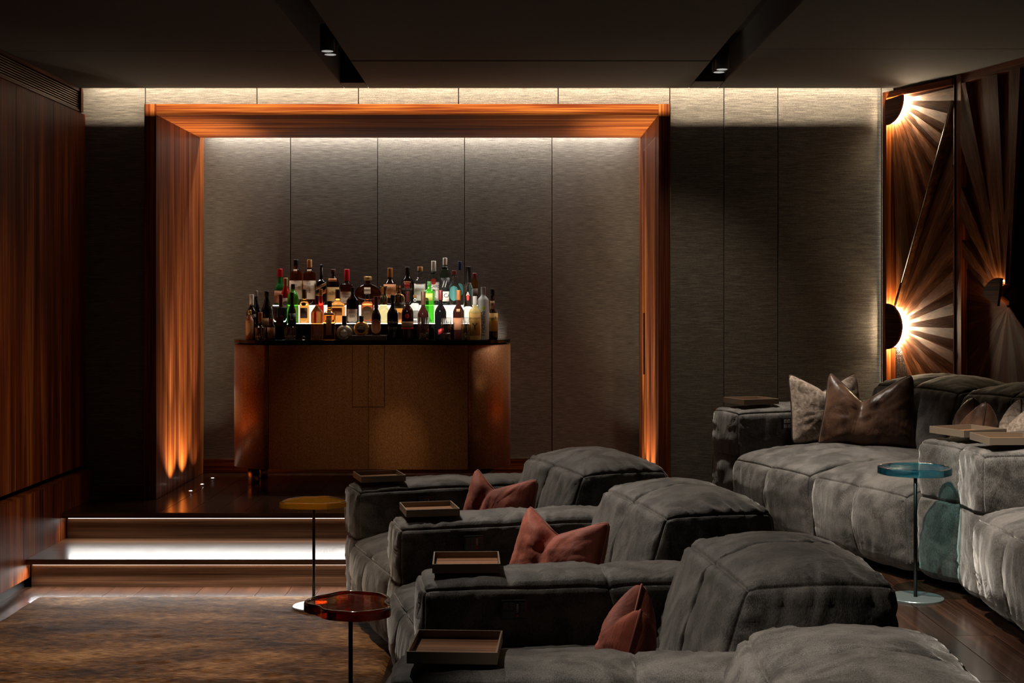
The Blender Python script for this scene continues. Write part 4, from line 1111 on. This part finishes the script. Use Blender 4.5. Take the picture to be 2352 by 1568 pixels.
# ------------------------------------------------------------------ trays
def tray(loc, th, lab, s=0.225):
    t = thing('tray', loc, R(th), label=lab, cat='tray')
    hh = s / 2; w = 0.005; zt_ = 0.030
    box('tray_base', -hh + .001, hh - .001, -hh + .001, hh - .001, 0.0, 0.006, M_trayrim, t, 0.001)
    box('wood_inlay', -hh + w + .001, hh - w - .001, -hh + w + .001, hh - w - .001, 0.0062, 0.009, M_trayin, t)
    box('rim', -hh, hh, -hh, -hh + w, 0.0, zt_, M_trayrim, t, 0.0008); box('rim', -hh, hh, hh - w, hh, 0.0, zt_, M_trayrim, t, 0.0008)
    box('rim', -hh, -hh + w, -hh + w, hh - w, 0.0, zt_, M_trayrim, t, 0.0008); box('rim', hh - w, hh, -hh + w, hh - w, 0.0, zt_, M_trayrim, t, 0.0008)
def loc2(o, th, lx, ly, z):
    c, s = math.cos(R(th)), math.sin(R(th)); return (o[0] + lx * c - ly * s, o[1] + lx * s + ly * c, z)
TZ = 0.662
tray(loc2((-0.755, 6.60), 19, .145, .155, TZ), 17, 'square shallow wood tray on the armrest nearest the bar cabinet')
tray(loc2((-0.465, 5.53), 13, .155, .165, TZ), 12, 'square shallow wood tray on the second armrest from the bar')
tray(loc2((-0.295, 4.37), 6, .160, .175, TZ), 2, 'square shallow wood tray on the armrest behind the folded rust cushion')
tray(loc2((-0.315, 3.31), -3, .165, .145, TZ), -3, 'biggest looking wood tray, on the armrest at the bottom edge of view')
tray(loc2((1.236, 7.40), 20.2, .175, .155, TZ + .32), 21, 'wood tray on the sofa armrest beside the beige crackled cushion')
tray(loc2((1.236, 7.40), 20.2, .15, -1.72, TZ + .32), 21, 'wood tray on the sofa armrest with brown cushions behind it')
tray(loc2((1.865, 5.36), 0, .155, .15, TZ + .32), 1, 'wood tray on the last sofa armrest, cut by the edge of view')

# ------------------------------------------------------------------ cushions
def cushion(loc, yaw, lean, w, h, lab, mat, pmat, chop=0.10, th=0.075, seed=0, roll=0.0, cx=0.0):
    """stands on its lower edge; local x width, z up, y depth; yaw about z, lean back about x"""
    nu, nv = 44, 36
    t = thing('cushion', loc, 0, label=lab, cat='cushion')
    t.rotation_euler = (R(lean), R(roll), R(yaw)); t.rotation_mode = 'XYZ'
    def outline(u, v):
        x = u * w / 2 * (1 - 0.05 * (1 - v * v)); z = v * h / 2 * (1 - 0.06 * (1 - u * u))
        k = (v + 1) / 2
        cu_ = u - cx
        un = cu_ / (1 - cx) if cu_ > 0 else -cu_ / (1 + cx)
        dip = chop * max(0.0, 1 - math.sqrt(un * un + .004)) ** 1.15 * k ** 1.6
        z -= dip
        x *= 1 - 0.10 * k * (chop / .1)
        rc = (abs(u) ** 10 + abs(v) ** 10) ** (-0.1) if abs(u) + abs(v) > 1 else 1
        rc = min(1.0, rc)
        x *= rc; z *= rc
        return x, z + h / 2, k
    vs, fs = [], []
    grid = {}
    for side in (-1, 1):
        for i in range(nu + 1):
            for j in range(nv + 1):
                u, v = -1 + 2 * i / nu, -1 + 2 * j / nv
                if (i in (0, nu) or j in (0, nv)) and side == 1: grid[(side, i, j)] = grid[(-1, i, j)]; continue
                x, z, k = outline(u, v)
                T = th * (max(0, 1 - u ** 4) ** .55) * (max(0, 1 - v ** 4) ** .55)
                crease = math.exp(-((u - cx) / 0.14) ** 2) * k ** 1.6
                T *= (1 - 0.55 * crease * (1 if side < 0 else .3))
                nz = float(vnoise(u * 4 + side * 3, v * 4, seed, seed)) * .06 + float(vnoise(u * 11, v * 11, side, seed + 1)) * .02
                # pulls from the corners
                rad = abs(float(vnoise(math.atan2(v, u) * 5, seed, side * 2.0, seed + 4))) * (u * u + v * v) * .10
                y = side * T * (1 + nz - rad) + 0.02 * crease * (1 - chop)
                grid[(side, i, j)] = len(vs); vs.append((x, y, z))
    for side in (-1, 1):
        for i in range(nu):
            for j in range(nv):
                f = (grid[(side, i, j)], grid[(side, i + 1, j)], grid[(side, i + 1, j + 1)], grid[(side, i, j + 1)])
                fs.append(f if side < 0 else f[::-1])
    mk('cover', vs, fs, mat, t, True)
    ring = []
    for i in range(nu): ring.append((-1 + 2 * i / nu, -1))
    for j in range(nv): ring.append((1, -1 + 2 * j / nv))
    for i in range(nu): ring.append((1 - 2 * i / nu, 1))
    for j in range(nv): ring.append((-1, 1 - 2 * j / nv))
    pts = []
    for (u, v) in ring:
        x, z, k = outline(u, v); pts.append((x, 0.02 * (1 - chop) * math.exp(-((u - cx) / .14) ** 2) * k ** 1.6, z))
    tube('piping', pts, 0.0038, pmat, t, 6, True)
    return t
cushion((-0.10, 6.24, .43), -46, -16, .46, .34, 'rust velvet cushion on the recliner nearest the bar', M_rust, M_rustp, seed=1, chop=.085, cx=-.32, roll=2)
cushion((0.135, 5.11, .43), -46, -18, .48, .335, 'rust velvet cushion on the second recliner, with wide folded top', M_rust, M_rustp, seed=2, chop=.09, cx=-.15, roll=2)
cushion((0.285, 3.90, .40), -96, -16, .42, .33, 'rust velvet cushion standing edge-on against a headrest, tent shaped', M_rust, M_rustp, seed=3, chop=.15, th=.085)
ez = 0.32 + .445
cushion((1.775, 7.52, ez), 20, -12, .50, .40, 'beige crackle textured cushion behind the shiny brown cushion', M_beige, M_brownp, seed=4, chop=.10, th=.06)
cushion((1.905, 7.245, ez), -24, -16, .54, .42, 'large shiny brown velvet cushion in front of the beige one', M_brown, M_brownp, seed=5, chop=.16, cx=-.15, th=.068)
cushion((2.215, 6.53, ez), -99, -8, .42, .33, 'brown cushion folded to two peaks above the far sofa tray', M_brown, M_brownp, seed=6, chop=.18, th=.10)
cushion((2.355, 6.31, ez), -99, -10, .42, .34, 'beige textured cushion folded to two peaks beside the brown folded one', M_beige, M_brownp, seed=7, chop=.20, th=.10)

# ------------------------------------------------------------------ side tables
def blob(r, seed, n=72, amp=.12):
    rnd = random.Random(seed); ph = [rnd.uniform(0, 6.28) for _ in range(5)]
    pts = []
    for i in range(n):
        a = 2 * PI * i / n
        q = 1 + amp * (0.5 * math.sin(2 * a + ph[0]) + 0.35 * math.sin(3 * a + ph[1]) + 0.25 * math.sin(5 * a + ph[2]) + .12 * math.sin(8 * a + ph[3]))
        pts.append((r * q * math.cos(a), r * q * math.sin(a)))
    return pts
def side_table(x, y, z, hh, r, mat, lab, seed, amp=.12, th=.026, base_r=.105, edge=0.0035):
    t = thing('side_table', (x, y, z), label=lab, cat='side table')
    prism('glass_top', blob(r, seed, amp=amp), hh - th, hh, mat, t, 0.004, False)
    if edge: tube('raised_edge', [(p[0] * .955, p[1] * .955, hh + .001) for p in blob(r, seed, amp=amp)], edge, mat, t, 8, True)
    lathe('pole', [(0.0075, 0.004), (0.0075, hh - th - .002)], M_blackmetal, t, 14)
    lathe('base', [(base_r, 0.0), (base_r, 0.006), (base_r - .002, 0.008)], M_base if base_r < .11 else M_base_shaded, t, 48, smooth=False)
    lathe('collar', [(0.022, hh - th - .005), (0.022, hh - th - .0005)], M_blackmetal, t, 18)
M_gyel = slabglass('amber_yellow_slab', (0.90, 0.60, 0.12), .45, (0.80, 0.40, 0.02)); M_gred = slabglass('amber_red_slab', (0.65, 0.16, 0.04), .22, (0.42, 0.07, 0.012)); M_gblue = slabglass('teal_blue_slab', (0.58, 0.88, 0.90), .12, (0.02, 0.28, 0.42))
side_table(-1.0, 6.81, 0.0155, 0.535, 0.146, M_gyel, 'slim side table with amber yellow glass top beside the steps', 3, .2)
side_table(-0.537, 4.49, 0.0155, 0.540, 0.150, M_gred, 'slim side table with deep red amber glass top and raised rim', 5, .2, edge=.006)
side_table(1.680, 5.62, 0.320, 0.545, 0.146, M_gblue, 'slim side table with turquoise glass top before the platform sofa', 8, .06, base_r=.115)
wt = thing('side_table', (1.47, 8.18, 0.32), label='small reddish wood side table half hidden behind the platform sofa', cat='side table')
prism('wood_top', blob(0.23, 11, amp=.08), 0.555, 0.580, M_woodX, wt, 0.004)
lathe('pole', [(0.012, 0.006), (0.012, 0.555)], M_blackmetal, wt, 14)
lathe('base', [(0.13, 0.0), (0.13, 0.008)], M_blackmetal, wt, 40, smooth=False)

# ------------------------------------------------------------------ rug
xs_ = np.arange(-2.485, -0.519, 0.0164); ys_ = np.arange(1.2, 7.081, 0.0196)
X_, Y_ = np.meshgrid(xs_, ys_, indexing='ij')
n1 = vnoise(X_ * 3, Y_ * 6, 0, 31); n2 = vnoise(X_ * 22, Y_ * 45, 0, 32)
Z_ = 0.010 + 0.0025 * n2 + 0.0022 * np.where(n1 > 0, 1, 0)
edge = np.minimum(np.minimum(X_ - xs_[0], xs_[-1] - X_), np.minimum(Y_ - ys_[0], ys_[-1] - Y_))
Z_ = np.where(edge < 0.001, 0.0005, Z_)
nx_, ny_ = X_.shape
V = np.stack([X_, Y_, Z_], -1).reshape(-1, 3)
ii = np.arange(nx_ * ny_).reshape(nx_, ny_)
FS = np.stack([ii[:-1, :-1], ii[1:, :-1], ii[1:, 1:], ii[:-1, 1:]], -1).reshape(-1, 4)
mk('rug', V.tolist(), FS.tolist(), M_rug, None, True, label='large brown and tan mottled pile rug at the foot of the steps', cat='rug')
